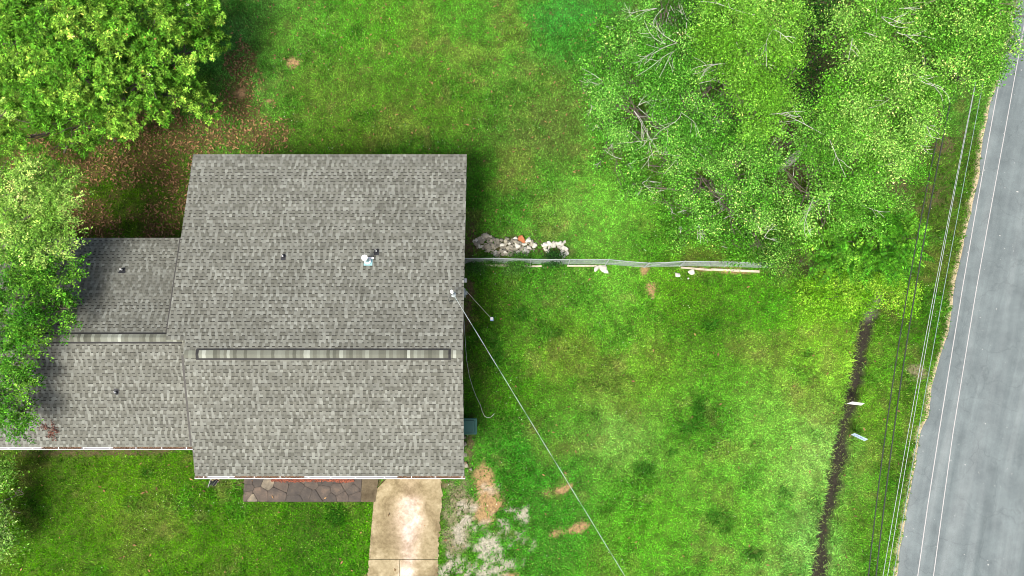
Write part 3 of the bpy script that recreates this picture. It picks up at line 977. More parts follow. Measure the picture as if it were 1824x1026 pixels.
# service mast with weatherhead
mp_ = surf(z_rear, 806, 526)
mtop = P(805, 520, mp_.z + 0.75)
mp_ = Vector((mtop.x, mtop.y, z_rear(0, mtop.y)))
mb = MB(); mb.tube([mp_ + Vector((0, 0, -.1)), mp_ + Vector((0, 0, .7))], .032, 10)
mb.tube([mp_ + Vector((0, 0, .01)), mp_ + Vector((0, 0, .06))], [.11, .05], 12)
mast = hpart(mb, 'service_mast', M['galv'])
mb = MB(); q = mp_ + Vector((0, 0, .7)); mb.tube([q, q + Vector((0, 0, .06)), q + Vector((-.01, .03, .13)), q + Vector((-.01, .07, .15))], [.06, .075, .06, .02], 12)
mb.build('weatherhead', M['white_metal'], mast)
for k, (dx, dy) in enumerate(((-.10, -.16), (-.13, -.08))):
    mb = MB()
    q = mp_ + Vector((0, -.04, .72))
    pts = []
    end = mp_ + Vector((.12, -.22 - .1 * k, .62))
    for i in range(11):
        t = i / 10
        pts.append(q.lerp(end, t) + Vector((dx, dy, -.12)) * math.sin(math.pi * t) * 1.6)
    mb.tube(pts, .009, 5)
    mb.build('drip_loop', M['wire_dark'], mast)
# electrical box on the gable wall, small white lamp below the eave
mb = MB(); q = P(829, 499, 2.2); mb.box(q.x - .10, q.x + .05, q.y - .08, q.y + .08, 2.0, 2.2); mb.box(WX1 - .02, q.x - .10, q.y - .03, q.y + .03, 2.05, 2.12)
hpart(mb, 'wall_lamp', M['white_metal'])
mb = MB(); q = P(826, 521, 1.6); mb.box(WX1 - .02, WX1 + .16, q.y - .16, q.y + .16, 1.2, 1.75); mb.tube([(WX1 + .16, q.y, 1.5), (WX1 + .24, q.y, 1.5)], .09, 14)
hpart(mb, 'electric_meter', M['galv'])

# ------------------------------------------------------------------ cables
def cable(name, pts, r, mat, label, cat='cable', group=None, n=5):
    mb = MB(); mb.tube(pts, r, n)
    o = mb.build(name, mat, None, True)
    return tag(o, label, cat, group)
def sag(a, b_, s, n=40):
    a, b_ = Vector(a), Vector(b_)
    return [a.lerp(b_, i / n) - Vector((0, 0, s)) * (4 * (i / n) * (1 - i / n)) for i in range(n + 1)]
# twisted service drop
a = mp_ + Vector((.03, -.05, .66))
far = P(1113, 1026, a.z + .1)
dirn = (far - a)
b_ = a + dirn * 1.6 + Vector((0, 0, .6))
core = sag(a, b_, .35, 260)
drop = empty('service_drop_cable', a)
tag(drop, 'twisted overhead power cable from the roof mast across the right lawn', 'cable')
side = Vector((-dirn.y, dirn.x, 0)).normalized()
mbw = [MB(), MB()]
for j in range(2):
    pts = []
    for i, q in enumerate(core):
        w = i * 2 * math.pi / 26 + j * math.pi
        pts.append(q - a + side * math.cos(w) * .007 + Vector((0, 0, math.sin(w) * .007)))
    mbw[j].tube(pts, .0065, 5)
mbw[0].build('neutral_wire', M['wire_bright'], drop, True)
mbw[1].build('insulated_wire', M['wire_green'], drop, True)
# cable from the eave down to a small box on the grass
q0 = P(826, 513, z_rear(0, P(826, 513, 4.6).y) - .1)
q1 = P(876, 568, 0.32)
cable('phone_cable', sag(q0, q1, .12, 24), .008, M['hose'], 'thin white cable dropping from the roof edge to a small blue box', 'cable')
box = empty('utility_box', (q1.x, q1.y, 0))
tag(box, 'small blue and white utility box on the lawn at the end of a white cable', 'box')
mb = MB(); mb.box(-.07, .07, -.06, .06, -.02, .30); mb.build('housing', M['blue_box'], box)
mb = MB(); mb.box(-.06, .06, -.04, .075, .302, .36); mb.tube([(0, 0, .36), (.01, .02, .40)], [.04, .02], 8); mb.build('lid', M['white_metal'], box)
# hose
hp = [(825, 548), (827, 580), (829, 610), (831, 640), (836, 670), (842, 690), (848, 706), (856, 722), (859, 733), (863, 741), (868, 744), (874, 743), (879, 739), (881, 735)]
pts = []
for i in range(len(hp) - 1):
    for k in range(4):
        t = k / 4
        pts.append(P(hp[i][0] * (1 - t) + hp[i + 1][0] * t, hp[i][1] * (1 - t) + hp[i + 1][1] * t, .09 + .02 * math.sin(i * 1.7 + t)))
cable('garden_hose', pts, .009, M['hose'], 'pale garden hose lying on the grass along the right side of the house', 'hose', n=7)
# overhead lines along the road
WIRES = [((1546, 1026), (1580, 770), (1612, 540), (1665, 256), (1692, 150), 6.2, .02, 'wire_dark', 'leftmost of the five overhead wires, dark, above the road verge'),
         ((1560, 1026), (1593, 770), (1626, 540), (1677, 256), (1700, 150), 6.4, .022, 'wire_dark', 'second overhead wire from the left, dark, above the road verge'),
         ((1573, 1026), (1617, 770), (1661, 540), (1715, 256), (1739, 140), 7.6, .010, 'wire_bright', 'third overhead wire from the left, bright, first of the close pair'),
         ((1581, 1026), (1623, 770), (1664.5, 540), (1716.5, 256), (1740, 140), 7.6, .010, 'wire_bright', 'fourth overhead wire from the left, bright, second of the close pair'),
         ((1591, 1026), (1636, 770), (1676, 540), (1731, 256), (1756, 120), 7.2, .012, 'wire_green', 'rightmost of the five overhead wires, grey green, nearest the road')]
for w in WIRES:
    xs, ys_ = [q[0] for q in w[:5]], [q[1] for q in w[:5]]
    cf = np.polyfit(ys_, xs, 2)
    pts = [P(float(np.polyval(cf, yy)), yy, w[5] + .25 * ((yy - 513) / 700) ** 2) for yy in np.linspace(1250, -140, 50)]
    cable('overhead_wire', pts, w[6], M[w[7]], w[8], 'wire', 'overhead wires along the road')

# ------------------------------------------------------------------ fence
fence = empty('chain_link_fence', P(1100, 472))
tag(fence, 'low galvanized chain link fence running from the house to the trees', 'fence')
FL = fence.location
nodes = [(829, 469), (880, 469), (945, 470.5), (1012, 471), (1079, 471), (1147, 476), (1210, 474), (1290, 475), (1372, 478)]
lean = [(0, 0), (0, 0), (0, 0), (0, 0), (0, 0), (.03, -.03), (0, 0), (0, 0), (-.18, 0)]
FH = 1.12
bp = [P(*q) - FL for q in nodes]
tp = [q + Vector((l[0], l[1], FH)) for q, l in zip(bp, lean)]
for q, r_ in zip(bp, tp):
    mb = MB(); mb.tube([q - Vector((0, 0, .2)), r_ + Vector((0, 0, .02))], .028, 8)
    mb.tube([r_ + Vector((0, 0, .02)), r_ + Vector((0, 0, .06))], [.034, .012], 8)
    mb.build('post', M['galv'], fence)
for i in range(len(bp) - 1):
    mb = MB()
    s_ = .05 if i in (4, 5) else .015
    mb.tube([tp[i], tp[i].lerp(tp[i + 1], .5) - Vector((0, 0, s_)), tp[i + 1]], .016, 6)
    mb.build('top_rail', M['galv'], fence)
    # woven mesh
    mb = MB()
    wlen = (bp[i + 1] - bp[i]).length
    dm = 0.075
    nn = int(wlen / dm)
    kk = FH - .08
    for k in range(-int(kk / dm), nn + 1):
        for sgn in (1, -1):
            # wire from (s,0) to (s+h, h)
            s0 = k * dm; pts2 = []
            lo, hi = max(0, -s0), min(kk, wlen - s0)
            if hi - lo < .03: continue
            for h in (lo, hi):
                ss = (s0 + h) if sgn > 0 else wlen - (s0 + h)
                t = ss / wlen; vv = (h + .04) / FH
                bulge = Vector((0, -.05, 0)) * math.sin(vv * 3.1) * (1.5 if i in (4, 5) else .4)
                pts2.append(bp[i].lerp(bp[i + 1], t).lerp(tp[i].lerp(tp[i + 1], t), vv) + bulge)
            mb.tube(pts2, .0025, 3, cap=False)
    mb.build('wire_mesh', M['galv'], fence)
# timber boards lying along the fence foot
for (a0, a1, w, lab) in (((856, 470.5), (908, 471.5), .09, 'grey board at the fence foot nearest the house'), ((934, 473), (965, 472.5), .08, 'short grey board at the fence foot in front of the stone pile'),
                         ((1212, 475), (1268, 479.5), .09, 'pale board on the ground at the middle of the fence'), ((1266, 478.5), (1352, 482), .10, 'long pale board on the ground at the right end of the fence'),
                         ((1010, 472), (1072, 472), .07, 'thin weathered board at the fence foot right of the stone piles')):
    A_, B_ = P(*a0), P(*a1)
    d = B_ - A_
    mb = MB(); Mx = Matrix.Rotation(math.atan2(d.y, d.x), 4, 'Z')
    mb.box(-d.length / 2, d.length / 2, -w / 2, w / 2, 0, .045, None, Mx)
    o = mb.build('timber_board', M['wood']); o.location = (A_ + B_) / 2 + Vector((0, -.05, .03)); o.rotation_euler = (0.1, 0.01, 0)
    tag(o, lab, 'board', 'boards along the fence')

# ------------------------------------------------------------------ rocks
def rock_mesh(seed):
    import bmesh
    r = random.Random(seed)
    bm = bmesh.new()
    for _ in range(15):
        v = Vector((r.gauss(0, 1), r.gauss(0, 1), r.gauss(0, 1))).normalized()
        q = Vector((max(-.72, min(.72, v.x * 1.1)), max(-.68, min(.68, v.y * 1.05)), max(-.4, min(.4, v.z * .7))))
        bm.verts.new(q)
    g_ = bmesh.ops.convex_hull(bm, input=bm.verts)
    bmesh.ops.delete(bm, geom=[e for e in g_['geom_interior'] if isinstance(e, bmesh.types.BMVert)], context='VERTS')
    bmesh.ops.bevel(bm, geom=list(bm.edges), offset=.05, segments=1, affect='EDGES')
    me = bpy.data.meshes.new('fieldstone')
    bm.to_mesh(me); bm.free()
    return me
RM = {k: [rock_mesh(s) for s in range(8)] for k in ('rock', 'rock_white', 'clay')}
for k, l in RM.items():
    for me in l: me.materials.append(M[k])
def rock(px, py, size, mat, label, group, z=0.05, tilt=.35):
    o = obj('fieldstone', random.choice(RM[mat]), None)
    o.location = P(px, py, z)
    size *= .66
    o.scale = (size * random.uniform(.8, 1.15), size * random.uniform(.75, 1.05), size * random.uniform(.8, 1.4))
    o.rotation_euler = (random.uniform(-tilt, tilt), random.uniform(-tilt, tilt), random.uniform(0, 6.28))
    return tag(o, label, 'stone', group)
def inpoly(x, y, poly):
    c_ = False
    for i in range(len(poly)):
        (x1, y1), (x2, y2) = poly[i - 1], poly[i]
        if (y1 > y) != (y2 > y) and x < (x2 - x1) * (y - y1) / (y2 - y1) + x1: c_ = not c_
    return c_
pl = [(842, 432), (856, 419), (868, 418), (880, 424), (905, 425), (915, 424), (930, 428), (950, 428), (957, 437), (950, 446), (938, 454), (915, 456), (880, 456), (864, 446), (850, 441)]
done = []
big = [(848, 435, .34), (855, 425, .27), (865, 420, .30), (870, 441, .36), (882, 436, .27), (886, 428, .22), (903, 425, .2), (907, 441, .33), (912, 431, .26), (919, 429, .28), (921, 437, .3), (934, 446, .38), (940, 428, .30), (952, 438, .27), (895, 449, .3), (908, 453, .25), (875, 428, .22), (917, 444, .24), (930, 443, .25), (948, 431, .2), (942, 441, .2)]
for q in big:
    mt_ = 'rock' if q[0] < 918 else random.choice(['rock', 'rock_white'])
    rock(*q, mt_, 'large angular tan stone in the long rubble pile nearest the house' if mt_ == 'rock' else 'large whitish stone at the right end of the long rubble pile', 'rubble pile by the house', .11)
    done.append(q)
tries = 0
while len(done) < 110 and tries < 6000:
    tries += 1
    x_, y_ = random.uniform(840, 958), random.uniform(418, 457)
    if inpoly(x_, y_, pl) and all((x_ - d_[0]) ** 2 + (y_ - d_[1]) ** 2 > 4.0 ** 2 for d_ in done) and not (922 < x_ < 936 and 420 < y_ < 433):
        s_ = random.uniform(.13, .24)
        done.append((x_, y_, s_))
        mt_ = random.choice(['rock', 'rock', 'rock', 'rock_white'])
        rock(x_, y_, s_, mt_, 'small tan stone wedged between larger ones in the long rubble pile' if mt_ == 'rock' else 'small whitish stone wedged between tan ones in the long rubble pile', 'rubble pile by the house', random.uniform(.03, .13), .6)
rock(929, 426, .44, 'clay', 'rust orange lump among the pale stones of the long rubble pile', None, .06, .15)
small = [(972, 436, .32), (978, 433, .28), (983, 437, .26), (988, 437, .22), (992, 434, .25), (998, 434, .27), (1003, 436, .2), (1005, 431, .17), (973, 447, .31), (1003, 443, .3), (1008, 444, .26), (1000, 452, .24), (1006, 453, .26), (1005, 458, .24), (979, 441, .2), (970, 440, .2), (986, 432, .16), (996, 439, .2), (1010, 450, .2), (1001, 448, .18), (967, 437, .15)]
for q in small:
    rock(*q, 'rock_white', 'white stone in the small broken ring of stones left of the fence middle', 'white stones beside the rubble pile', .07)
for q, lab in (((1063, 479, .32), 'left of three pale stones in front of the fence'), ((1075, 478, .38), 'largest of three pale stones in front of the fence'), ((1079, 484, .26), 'lowest of three pale stones in front of the fence'),
               ((1207, 489, .26), 'lone pale stone on the lawn below a fence post'), ((1232, 485, .30), 'pale upright stone below the pale board at the fence'), ((1226, 496, .1), 'tiny pale stone on the lawn below the fence')):
    rock(*q, 'rock_white', lab, 'loose stones in front of the fence', .06)
for q, lab in (((825, 779, .28), 'tan stone by the house wall just below the green bin'), ((827, 791, .26), 'tan stone by the house wall, second below the green bin'), ((828, 810, .25), 'tan stone by the house wall, third below the green bin'), ((830, 827, .32), 'largest tan stone by the house wall near the front corner'), ((839, 836, .17), 'small tan stone on the grass near the front house corner'), ((378, 0, 0), '')):
    if lab: rock(*q, 'rock', lab, 'stones along the house wall', .05)

# ------------------------------------------------------------------ bin
def rrect(hx, hy, r, n=4):
    out = []
    for cx_, cy_, a0 in ((hx - r, hy - r, 0), (-hx + r, hy - r, 90), (-hx + r, -hy + r, 180), (hx - r, -hy + r, 270)):
        for k in range(n + 1):
            w = math.radians(a0 + 90 * k / n)
            out.append((cx_ + r * math.cos(w), cy_ + r * math.sin(w)))
    return out
bc = P(835.5, 759.5, 1.06)
binr = empty('wheeled_bin', (bc.x, bc.y, 0))
tag(binr, 'dark teal wheeled rubbish bin against the right wall of the house', 'bin')
def loft(mb, rings):
    n = len(rings[0])
    vs = [v for r_ in rings for v in r_]
    fs = [tuple(range(n))[::-1], tuple(range((len(rings) - 1) * n, len(rings) * n))]
    for i in range(len(rings) - 1):
        fs += [(i * n + k, i * n + (k + 1) % n, (i + 1) * n + (k + 1) % n, (i + 1) * n + k) for k in range(n)]
    mb.add(vs, fs)
def ring(hx, hy, r_, z_, ox=0): return [(a_ + ox, b__, z_) for a_, b__ in rrect(hx, hy, r_)]
mb = MB(); loft(mb, [ring(.24, .25, .05, .04), ring(.30, .31, .06, .95), ring(.335, .335, .06, .955), ring(.335, .335, .06, 1.0)]); mb.build('body', M['bin'], binr)
mb = MB(); loft(mb, [ring(.345, .345, .06, 1.003), ring(.345, .345, .06, 1.035), ring(.325, .325, .06, 1.05), ring(.285, .285, .05, 1.05), ring(.275, .275, .05, 1.038), ring(.25, .25, .05, 1.038), ring(.235, .235, .05, 1.075)])
lid = mb.build('lid', M['bin'], binr)
mb = MB(); mb.tube([(-.36, -.28, 1.0), (-.41, -.26, 1.02), (-.41, .26, 1.02), (-.36, .28, 1.0)], .018, 8); mb.build('handle', M['bin'], binr)
for s_ in (-1, 1):
    mb = MB(); mb.tube([(-.24, s_ * .27, .12), (-.24, s_ * .33, .12)], .12, 16); mb.build('wheel', M['rubber'], binr)

# ------------------------------------------------------------------ signs by the ditch
sg = empty('yard_sign', P(1522, 722))
tag(sg, 'white yard sign leaning over the ditch, upper of two', 'sign')
S0 = sg.location
cs = [P(1508.5, 719, .50), P(1534, 722, .35), P(1540, 718.5, .72), P(1518, 715.5, .86)]
cs = [q - S0 for q in cs]
nn = (cs[1] - cs[0]).cross(cs[3] - cs[0]).normalized() * .006
mb = MB(); mb.add([q + nn for q in cs] + [q - nn for q in cs], [(0, 1, 2, 3), (7, 6, 5, 4), (0, 4, 5, 1), (1, 5, 6, 2), (2, 6, 7, 3), (3, 7, 4, 0)])
mb.build('panel', M['white_metal'], sg)
for t in (.3, .7):
    q = cs[0].lerp(cs[1], t)
    mb = MB(); mb.tube([q, Vector((q.x, q.y + .03, -.15))], .006, 5); mb.build('stake', M['galv'], sg)
sg = empty('yard_sign', P(1531, 780))
tag(sg, 'pale blue printed yard sign tilted beside the ditch, lower of two', 'sign')
S0 = sg.location
cs = [P(1516, 774, .40), P(1540, 785.5, .40), P(1546, 782.5, .78), P(1522, 771.5, .78)]
cs = [q - S0 for q in cs]
nn = (cs[1] - cs[0]).cross(cs[3] - cs[0]).normalized() * .006
mb = MB(); mb.add([q + nn for q in cs] + [q - nn for q in cs], [(0, 1, 2, 3), (7, 6, 5, 4), (0, 4, 5, 1), (1, 5, 6, 2), (2, 6, 7, 3), (3, 7, 4, 0)])
mb.build('panel', simple('sign_face', (0.30, 0.38, 0.46), .5, var=.1, bmp=0), sg)
mb = MB()
for t0, t1, u0, u1 in ((.14, .20, .2, .6), (.26, .34, .4, .8), (.40, .46, .3, .65), (.52, .62, .45, .8), (.68, .74, .3, .6), (.80, .87, .35, .75)):
    q = [cs[0].lerp(cs[1], t).lerp(cs[3].lerp(cs[2], t), u) for t, u in ((t0, u0), (t1, u0), (t1, u1), (t0, u1))]
    s_ = 1 if nn.z > 0 else -1
    mb.add([v + nn * s_ * 1.4 for v in q], [(0, 1, 2, 3)])
mb.build('print', simple('sign_print', (0.10, 0.16, 0.30), .5, var=.1, bmp=0), sg)
for t in (.3, .7):
    q = cs[0].lerp(cs[1], t)
    mb = MB(); mb.tube([q, Vector((q.x, q.y + .03, -.12))], .006, 5); mb.build('stake', M['galv'], sg)

# ------------------------------------------------------------------ flag on the front wall
fa, fb = P(378.5, 843, 2.55), P(371, 866.5, 2.95)
fl_ = empty('flag', (fa.x, fa.y, 0))
tag(fl_, 'striped flag with navy corner hanging from a pole below the front eave', 'flag')
O = Vector((fa.x, fa.y, 0))
wall_pt = fa + (fa - fb) * ((WY0 - fa.y) / (fa.y - fb.y))
mb = MB(); mb.tube([wall_pt - O, fb + (fb - fa) * .05 - O], .014, 8); mb.build('pole', M['white_metal'], fl_)
ga, gb = P(392, 844, 1.75), P(387, 864, 2.15)
nu, nv = 26, 18
vs, cl = [], []
for i in range(nu + 1):
    for j in range(nv + 1):
        t, u = i / nu, j / nv            # t along the pole outward, u down the cloth
        q = fa.lerp(fb, t).lerp(ga.lerp(gb, t), u)
        q = q + Vector((.03 * math.sin(9 * t + 3 * u), .035 * math.sin(8 * u + 5 * t), .03 * math.cos(7 * t))) * min(1, u * 2)
        vs.append(q - O)
fs, fc = [], []
V2, C2, F2 = [], [], []
for i in range(nu):
    for j in range(nv):
        quad = [vs[i * (nv + 1) + j], vs[(i + 1) * (nv + 1) + j], vs[(i + 1) * (nv + 1) + j + 1], vs[i * (nv + 1) + j + 1]]
        if i >= nu * .55 and j < nv * .82:
            cc = (.025, .03, .07) if (i + 2 * j) % 5 else (.5, .5, .52)
        else:
            cc = (.75, .72, .72) if (i // 2) % 2 == 0 else (.16, .012, .018)
        o_ = len(V2); V2 += quad; C2 += [cc] * 4; F2.append((o_, o_ + 1, o_ + 2, o_ + 3))
obj('cloth', fast_mesh('cloth', np.array([tuple(v) for v in V2]), np.array(F2), np.array(C2)), M['cloth'], fl_)

# ------------------------------------------------------------------ trees and shrubs
def unit(v):
    return v / np.maximum(np.linalg.norm(v, axis=-1, keepdims=True), 1e-9)

def leaves_mesh(name, b, d, nrm, L, W, col, droop=0.12):
    """every leaf a folded, slightly drooping blade of two triangles per half"""
    n = len(b)
    d = unit(d); s = unit(np.cross(d, nrm)); up = unit(np.cross(s, d))
    L = L[:, None]; W = W[:, None]
    mid = b + d * L * .5
    tip = b + d * L - up * L * droop
    v = np.stack([b, mid + s * W * .5 + up * W * .18, tip, mid - s * W * .5 + up * W * .18], 1).reshape(-1, 3)
    i = np.arange(n)[:, None] * 4
    F = np.concatenate([i + np.array([[0, 1, 2]]), i + np.array([[0, 2, 3]])])
    return fast_mesh(name, v, F, np.repeat(col, 4, 0))

def lobe_points(r, lobes, dens, inner=.55, low=-.35):
    """twig tips spread through the lobes of a crown; returns points, outward directions, lobe index"""
    PP, DD, LI = [], [], []
    for li, (c, rx, rz) in enumerate(lobes):
        n = int(dens * 2 * math.pi * rx * rx * 1.3)
        v = unit(r.normal(0, 1, (n * 2, 3)))
        v = v[v[:, 2] > low][:n]
        ang = np.arctan2(v[:, 1], v[:, 0])
        bumps = .80 + .50 * vnoise(ang * 1.6 + 20 + li * 7, v[:, 2] * 2.2 + 9, 400 + li % 20)
        k = (inner + (1.02 - inner) * r.random(len(v)) ** .55) * bumps
        pts = np.array(c)[None] + v * k[:, None] * np.array([[rx, rx, rz]])
        nrm_ = unit(v * np.array([[1 / rx, 1 / rx, 1 / rz]]))
        if rx > .5:      # gather most tips into separate leafy boughs
            K = max(5, int(9 * rx * rx))
            sv = unit(r.normal(0, 1, (K * 3, 3))); sv = sv[sv[:, 2] > low][:K]
            sc = np.array(c)[None] + sv * (r.uniform(.5, 1.0, (len(sv), 1))) * np.array([[rx, rx, rz]])
            own = ((pts[:, None, :] - sc[None]) ** 2).sum(2).argmin(1)
            sr = r.uniform(.24, .46, len(sc))[own][:, None]
            dv = unit(r.normal(0, 1, pts.shape)); dv[:, 2] = np.abs(dv[:, 2]) * 1.0 - .15
            outv = unit(nrm_ * np.array([[1, 1, .3]]))
            gpt = sc[own] + dv * sr * np.array([[1, 1, .6]]) + outv * (r.random((len(pts), 1)) - .4) * sr * 1.6
            use = (r.random(len(pts)) < .82)[:, None]
            pts = np.where(use, gpt, pts)
            nrm_ = np.where(use, unit(dv + nrm_ * .6), nrm_)
            LI.append(own + 1000 * li)
        else:
            LI.append(np.full(len(v), 1000 * li))
        PP.append(pts)
        DD.append(nrm_)
    return np.concatenate(PP), np.concatenate(DD), np.concatenate(LI)

def frame(nrm, r):
    t = unit(r.normal(0, 1, nrm.shape))
    e1 = unit(np.cross(nrm, t)); e2 = np.cross(nrm, e1)
    return e1, e2

def cluster_leaves(kind, P_, D_, r, size, per, spread):
    """returns leaf bases, directions, normals, lengths, owner"""
    n = len(P_)
    up = np.array([[0, 0, 1.0]])
    B, D, Nn, L, OW = [], [], [], [], []
    ow = np.arange(n)
    if kind == 'rosette':
        ax = unit(D_ * .55 + up * .9 + r.normal(0, .35, (n, 3)))
        e1, e2 = frame(ax, r)
        for k in range(per):
            a = k * 2.399 + r.normal(0, .25, n)
            el = (.05 + .65 * (k / per)) + r.normal(0, .15, n)
            rad = e1 * np.cos(a)[:, None] + e2 * np.sin(a)[:, None]
            d = rad * np.cos(el)[:, None] + ax * np.sin(el)[:, None]
            B.append(P_ + ax * (.10 * k / per) + d * .015); D.append(d); Nn.append(unit(ax - rad * .3)); L.append(size * r.uniform(.7, 1.15, n)); OW.append(ow)
    elif kind == 'spray':
        out = unit(D_ * np.array([[1, 1, .35]]) + r.normal(0, .35, (n, 3)))
        for k in range(per):
            t = (k + 1) / per
            side = unit(np.cross(out, up + r.normal(0, .2, (n, 3)))) * (1 if k % 2 else -1)
            d = unit(out * .7 + side * .75 + r.normal(0, .3, (n, 3)))
            base = P_ + out * (spread * (t - .5)) - up * (spread * .25 * t * t) + r.normal(0, spread * .06, (n, 3))
            B.append(base); D.append(d); Nn.append(unit(up + D_ * .5 + r.normal(0, .45, (n, 3)))); L.append(size * r.uniform(.6, 1.2, n)); OW.append(ow)
    elif kind == 'frond':
        out = unit(D_ * np.array([[1, 1, .25]]) + r.normal(0, .25, (n, 3)))
        s = unit(np.cross(out, up)); u2 = np.cross(s, out)
        for k in range(per):
            t = (k // 2 + .7) / (per / 2)
            sg_ = 1 if k % 2 else -1
            base = P_ + out * spread * t - up * spread * .45 * t * t
            d = unit(s * sg_ + out * .45 - up * .15 + r.normal(0, .08, (n, 3)))
            B.append(base); D.append(d); Nn.append(unit(u2 + r.normal(0, .15, (n, 3)))); L.append(size * (1.15 - .6 * t) * r.uniform(.85, 1.1, n)); OW.append(ow)
    else:
        for k in range(per):
            base = P_ + r.normal(0, spread * .5, (n, 3)) * np.array([[1, 1, .7]])
            d = unit(r.normal(0, 1, (n, 3)) * np.array([[1, 1, .45]]) + D_ * .3)
            B.append(base); D.append(d); Nn.append(unit(up * 1.0 + D_ * .4 + r.normal(0, .5, (n, 3)))); L.append(size * r.uniform(.45, 1.45, n)); OW.append(ow)
    return np.concatenate(B), np.concatenate(D), np.concatenate(Nn), np.concatenate(L), np.concatenate(OW)

def limb(mb, r, a, b_, r0, r1, seg=6, sides=5, wob=.08):
    a, b_ = Vector(a), Vector(b_)
    L = (b_ - a).length
    o1, o2 = Vector(r.normal(0, wob * L, 3)), Vector(r.normal(0, wob * L, 3))
    pts = []
    for i in range(seg + 1):
        t = i / seg
        pts.append(a.lerp(b_, t) + o1 * math.sin(math.pi * t) * .7 + o2 * math.sin(2 * math.pi * t) * .3)
    mb.tube(pts, [r0 + (r1 - r0) * (i / seg) for i in range(seg + 1)], sides)
    return pts

def tree(name, label, cat, base_px, lobes_px, kind, dens, size, ratio, per, spread, tint, tvar=.25, seed=1, trunk_r=.14, bark='bark', twigs=2.0, bare=0, gap=.43, base_up=.35, group=None, hue=.1, low=-.35, inner=.55, mat='leaf', young=None):
    r = np.random.default_rng(seed)
    base = P(*base_px)
    base.z = float(ground_z(np.array([base.x]), np.array([base.y]))[0]) if abs(base.x) < 28 and -10 < base.y < 23 else 0
    root = empty(name, base)
    tag(root, label, cat, group)
    lobes = [(P(l[0], l[1], l[2]) - base, l[3], l[4]) for l in lobes_px]
    mid = sum((l[0] for l in lobes), Vector()) / len(lobes)
    fork = Vector((mid.x * .35, mid.y * .35, max(.2, mid.z * base_up)))
    mt, mbk, mbt = MB(), MB(), MB()
    limb(mt, r, (0, 0, -.15), fork, trunk_r, trunk_r * .75, 6, 8, .03)
    mt.build('trunk', M[bark], root, True)
    ends = []
    for li, (c, rx, rz) in enumerate(lobes):
        pts = limb(mbk, r, fork, c - Vector((0, 0, rz * .25)), trunk_r * .5, trunk_r * .22, 7, 6, .07)
        nsub = max(3, int(rx * rx * twigs * 1.6))
        for k in range(nsub):
            v = unit(r.normal(0, 1, 3)); v[2] = abs(v[2]) * .8 - .1
            st = pts[4 + int(r.integers(0, 4))]
            e = c + Vector((v[0] * rx, v[1] * rx, v[2] * rz)) * float(r.uniform(.75, 1.0))
            p2 = limb(mbk, r, st, e, trunk_r * .2, .012, 5, 4, .1)
            for q in range(2):
                s2 = p2[2 + q]
                v2 = Vector(r.normal(0, 1, 3)); v2.z *= .4
                limb(mbk, r, s2, s2 + (e - st) * .35 + v2.normalized() * rx * .35, .014, .006, 3, 3, .1)
    for k in range(bare):     # bare pale twigs standing out of the crown
        c, rx, rz = lobes[int(r.integers(0, len(lobes)))]
        v = unit(r.normal(0, 1, 3)); v[2] = abs(v[2]) * .6 + .6; v = unit(v)
        kq = float(r.uniform(.1, 1.0)); st = c + Vector((v[0] * rx * kq, v[1] * rx * kq, v[2] * rz * .95))
        a0 = math.atan2(v[1], v[0]) + r.normal(0, .4)
        for q in range(int(r.integers(1, 3))):
            a1 = a0 + r.normal(0, .55)
            ln = r.uniform(.5, 1.25) * rx * (1.15 - .45 * kq)
            e = st + Vector((math.cos(a1) * ln, math.sin(a1) * ln, r.uniform(-.25, .45)))
            p2 = limb(mbt, r, st, e, .013, .005, 6, 4, .10)
            for w_ in range(2):
                a2 = a1 + r.choice([-1, 1]) * r.uniform(.4, .9)
                s2 = p2[2 + w_]
                limb(mbt, r, s2, s2 + Vector((math.cos(a2), math.sin(a2), .2)) * ln * .4, .009, .005, 3, 3, .06)
    mbk.build('branches', M['bark_dark'], root, True)
    if bare:
        mbt.build('bare_twigs', M[bark], root, True)['kind'] = 'stuff'
    P_, D_, LI = lobe_points(r, lobes, dens, inner, low)
    # gaps: drop tips where a noise field is low
    gp = fbm(P_[:, 0] + P_[:, 2] * .7, P_[:, 1] - P_[:, 2] * .5, 1.3, 500 + seed % 30, 3)
    kp = gp > gap
    P_, D_, LI = P_[kp], D_[kp], LI[kp]
    keepz = P_[:, 2] + base.z > .08
    P_, D_, LI = P_[keepz], D_[keepz], LI[keepz]
    uq, LI = np.unique(LI, return_inverse=True)
    bt = r.random(len(uq))[LI]
    B, D, Nn, L, OW = cluster_leaves(kind, P_, D_, r, size, per, spread)
    n = len(B)
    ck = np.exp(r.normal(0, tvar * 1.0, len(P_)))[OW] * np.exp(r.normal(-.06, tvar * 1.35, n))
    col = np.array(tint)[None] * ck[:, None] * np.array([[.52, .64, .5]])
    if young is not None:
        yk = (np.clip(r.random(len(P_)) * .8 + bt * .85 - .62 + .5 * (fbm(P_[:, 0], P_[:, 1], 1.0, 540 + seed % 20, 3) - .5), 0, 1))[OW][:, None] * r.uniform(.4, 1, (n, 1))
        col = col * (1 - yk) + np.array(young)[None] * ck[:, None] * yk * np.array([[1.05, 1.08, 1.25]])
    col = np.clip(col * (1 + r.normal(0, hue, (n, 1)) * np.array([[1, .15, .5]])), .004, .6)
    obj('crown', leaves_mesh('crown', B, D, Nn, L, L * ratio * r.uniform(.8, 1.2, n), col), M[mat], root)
    return root, P_, D_

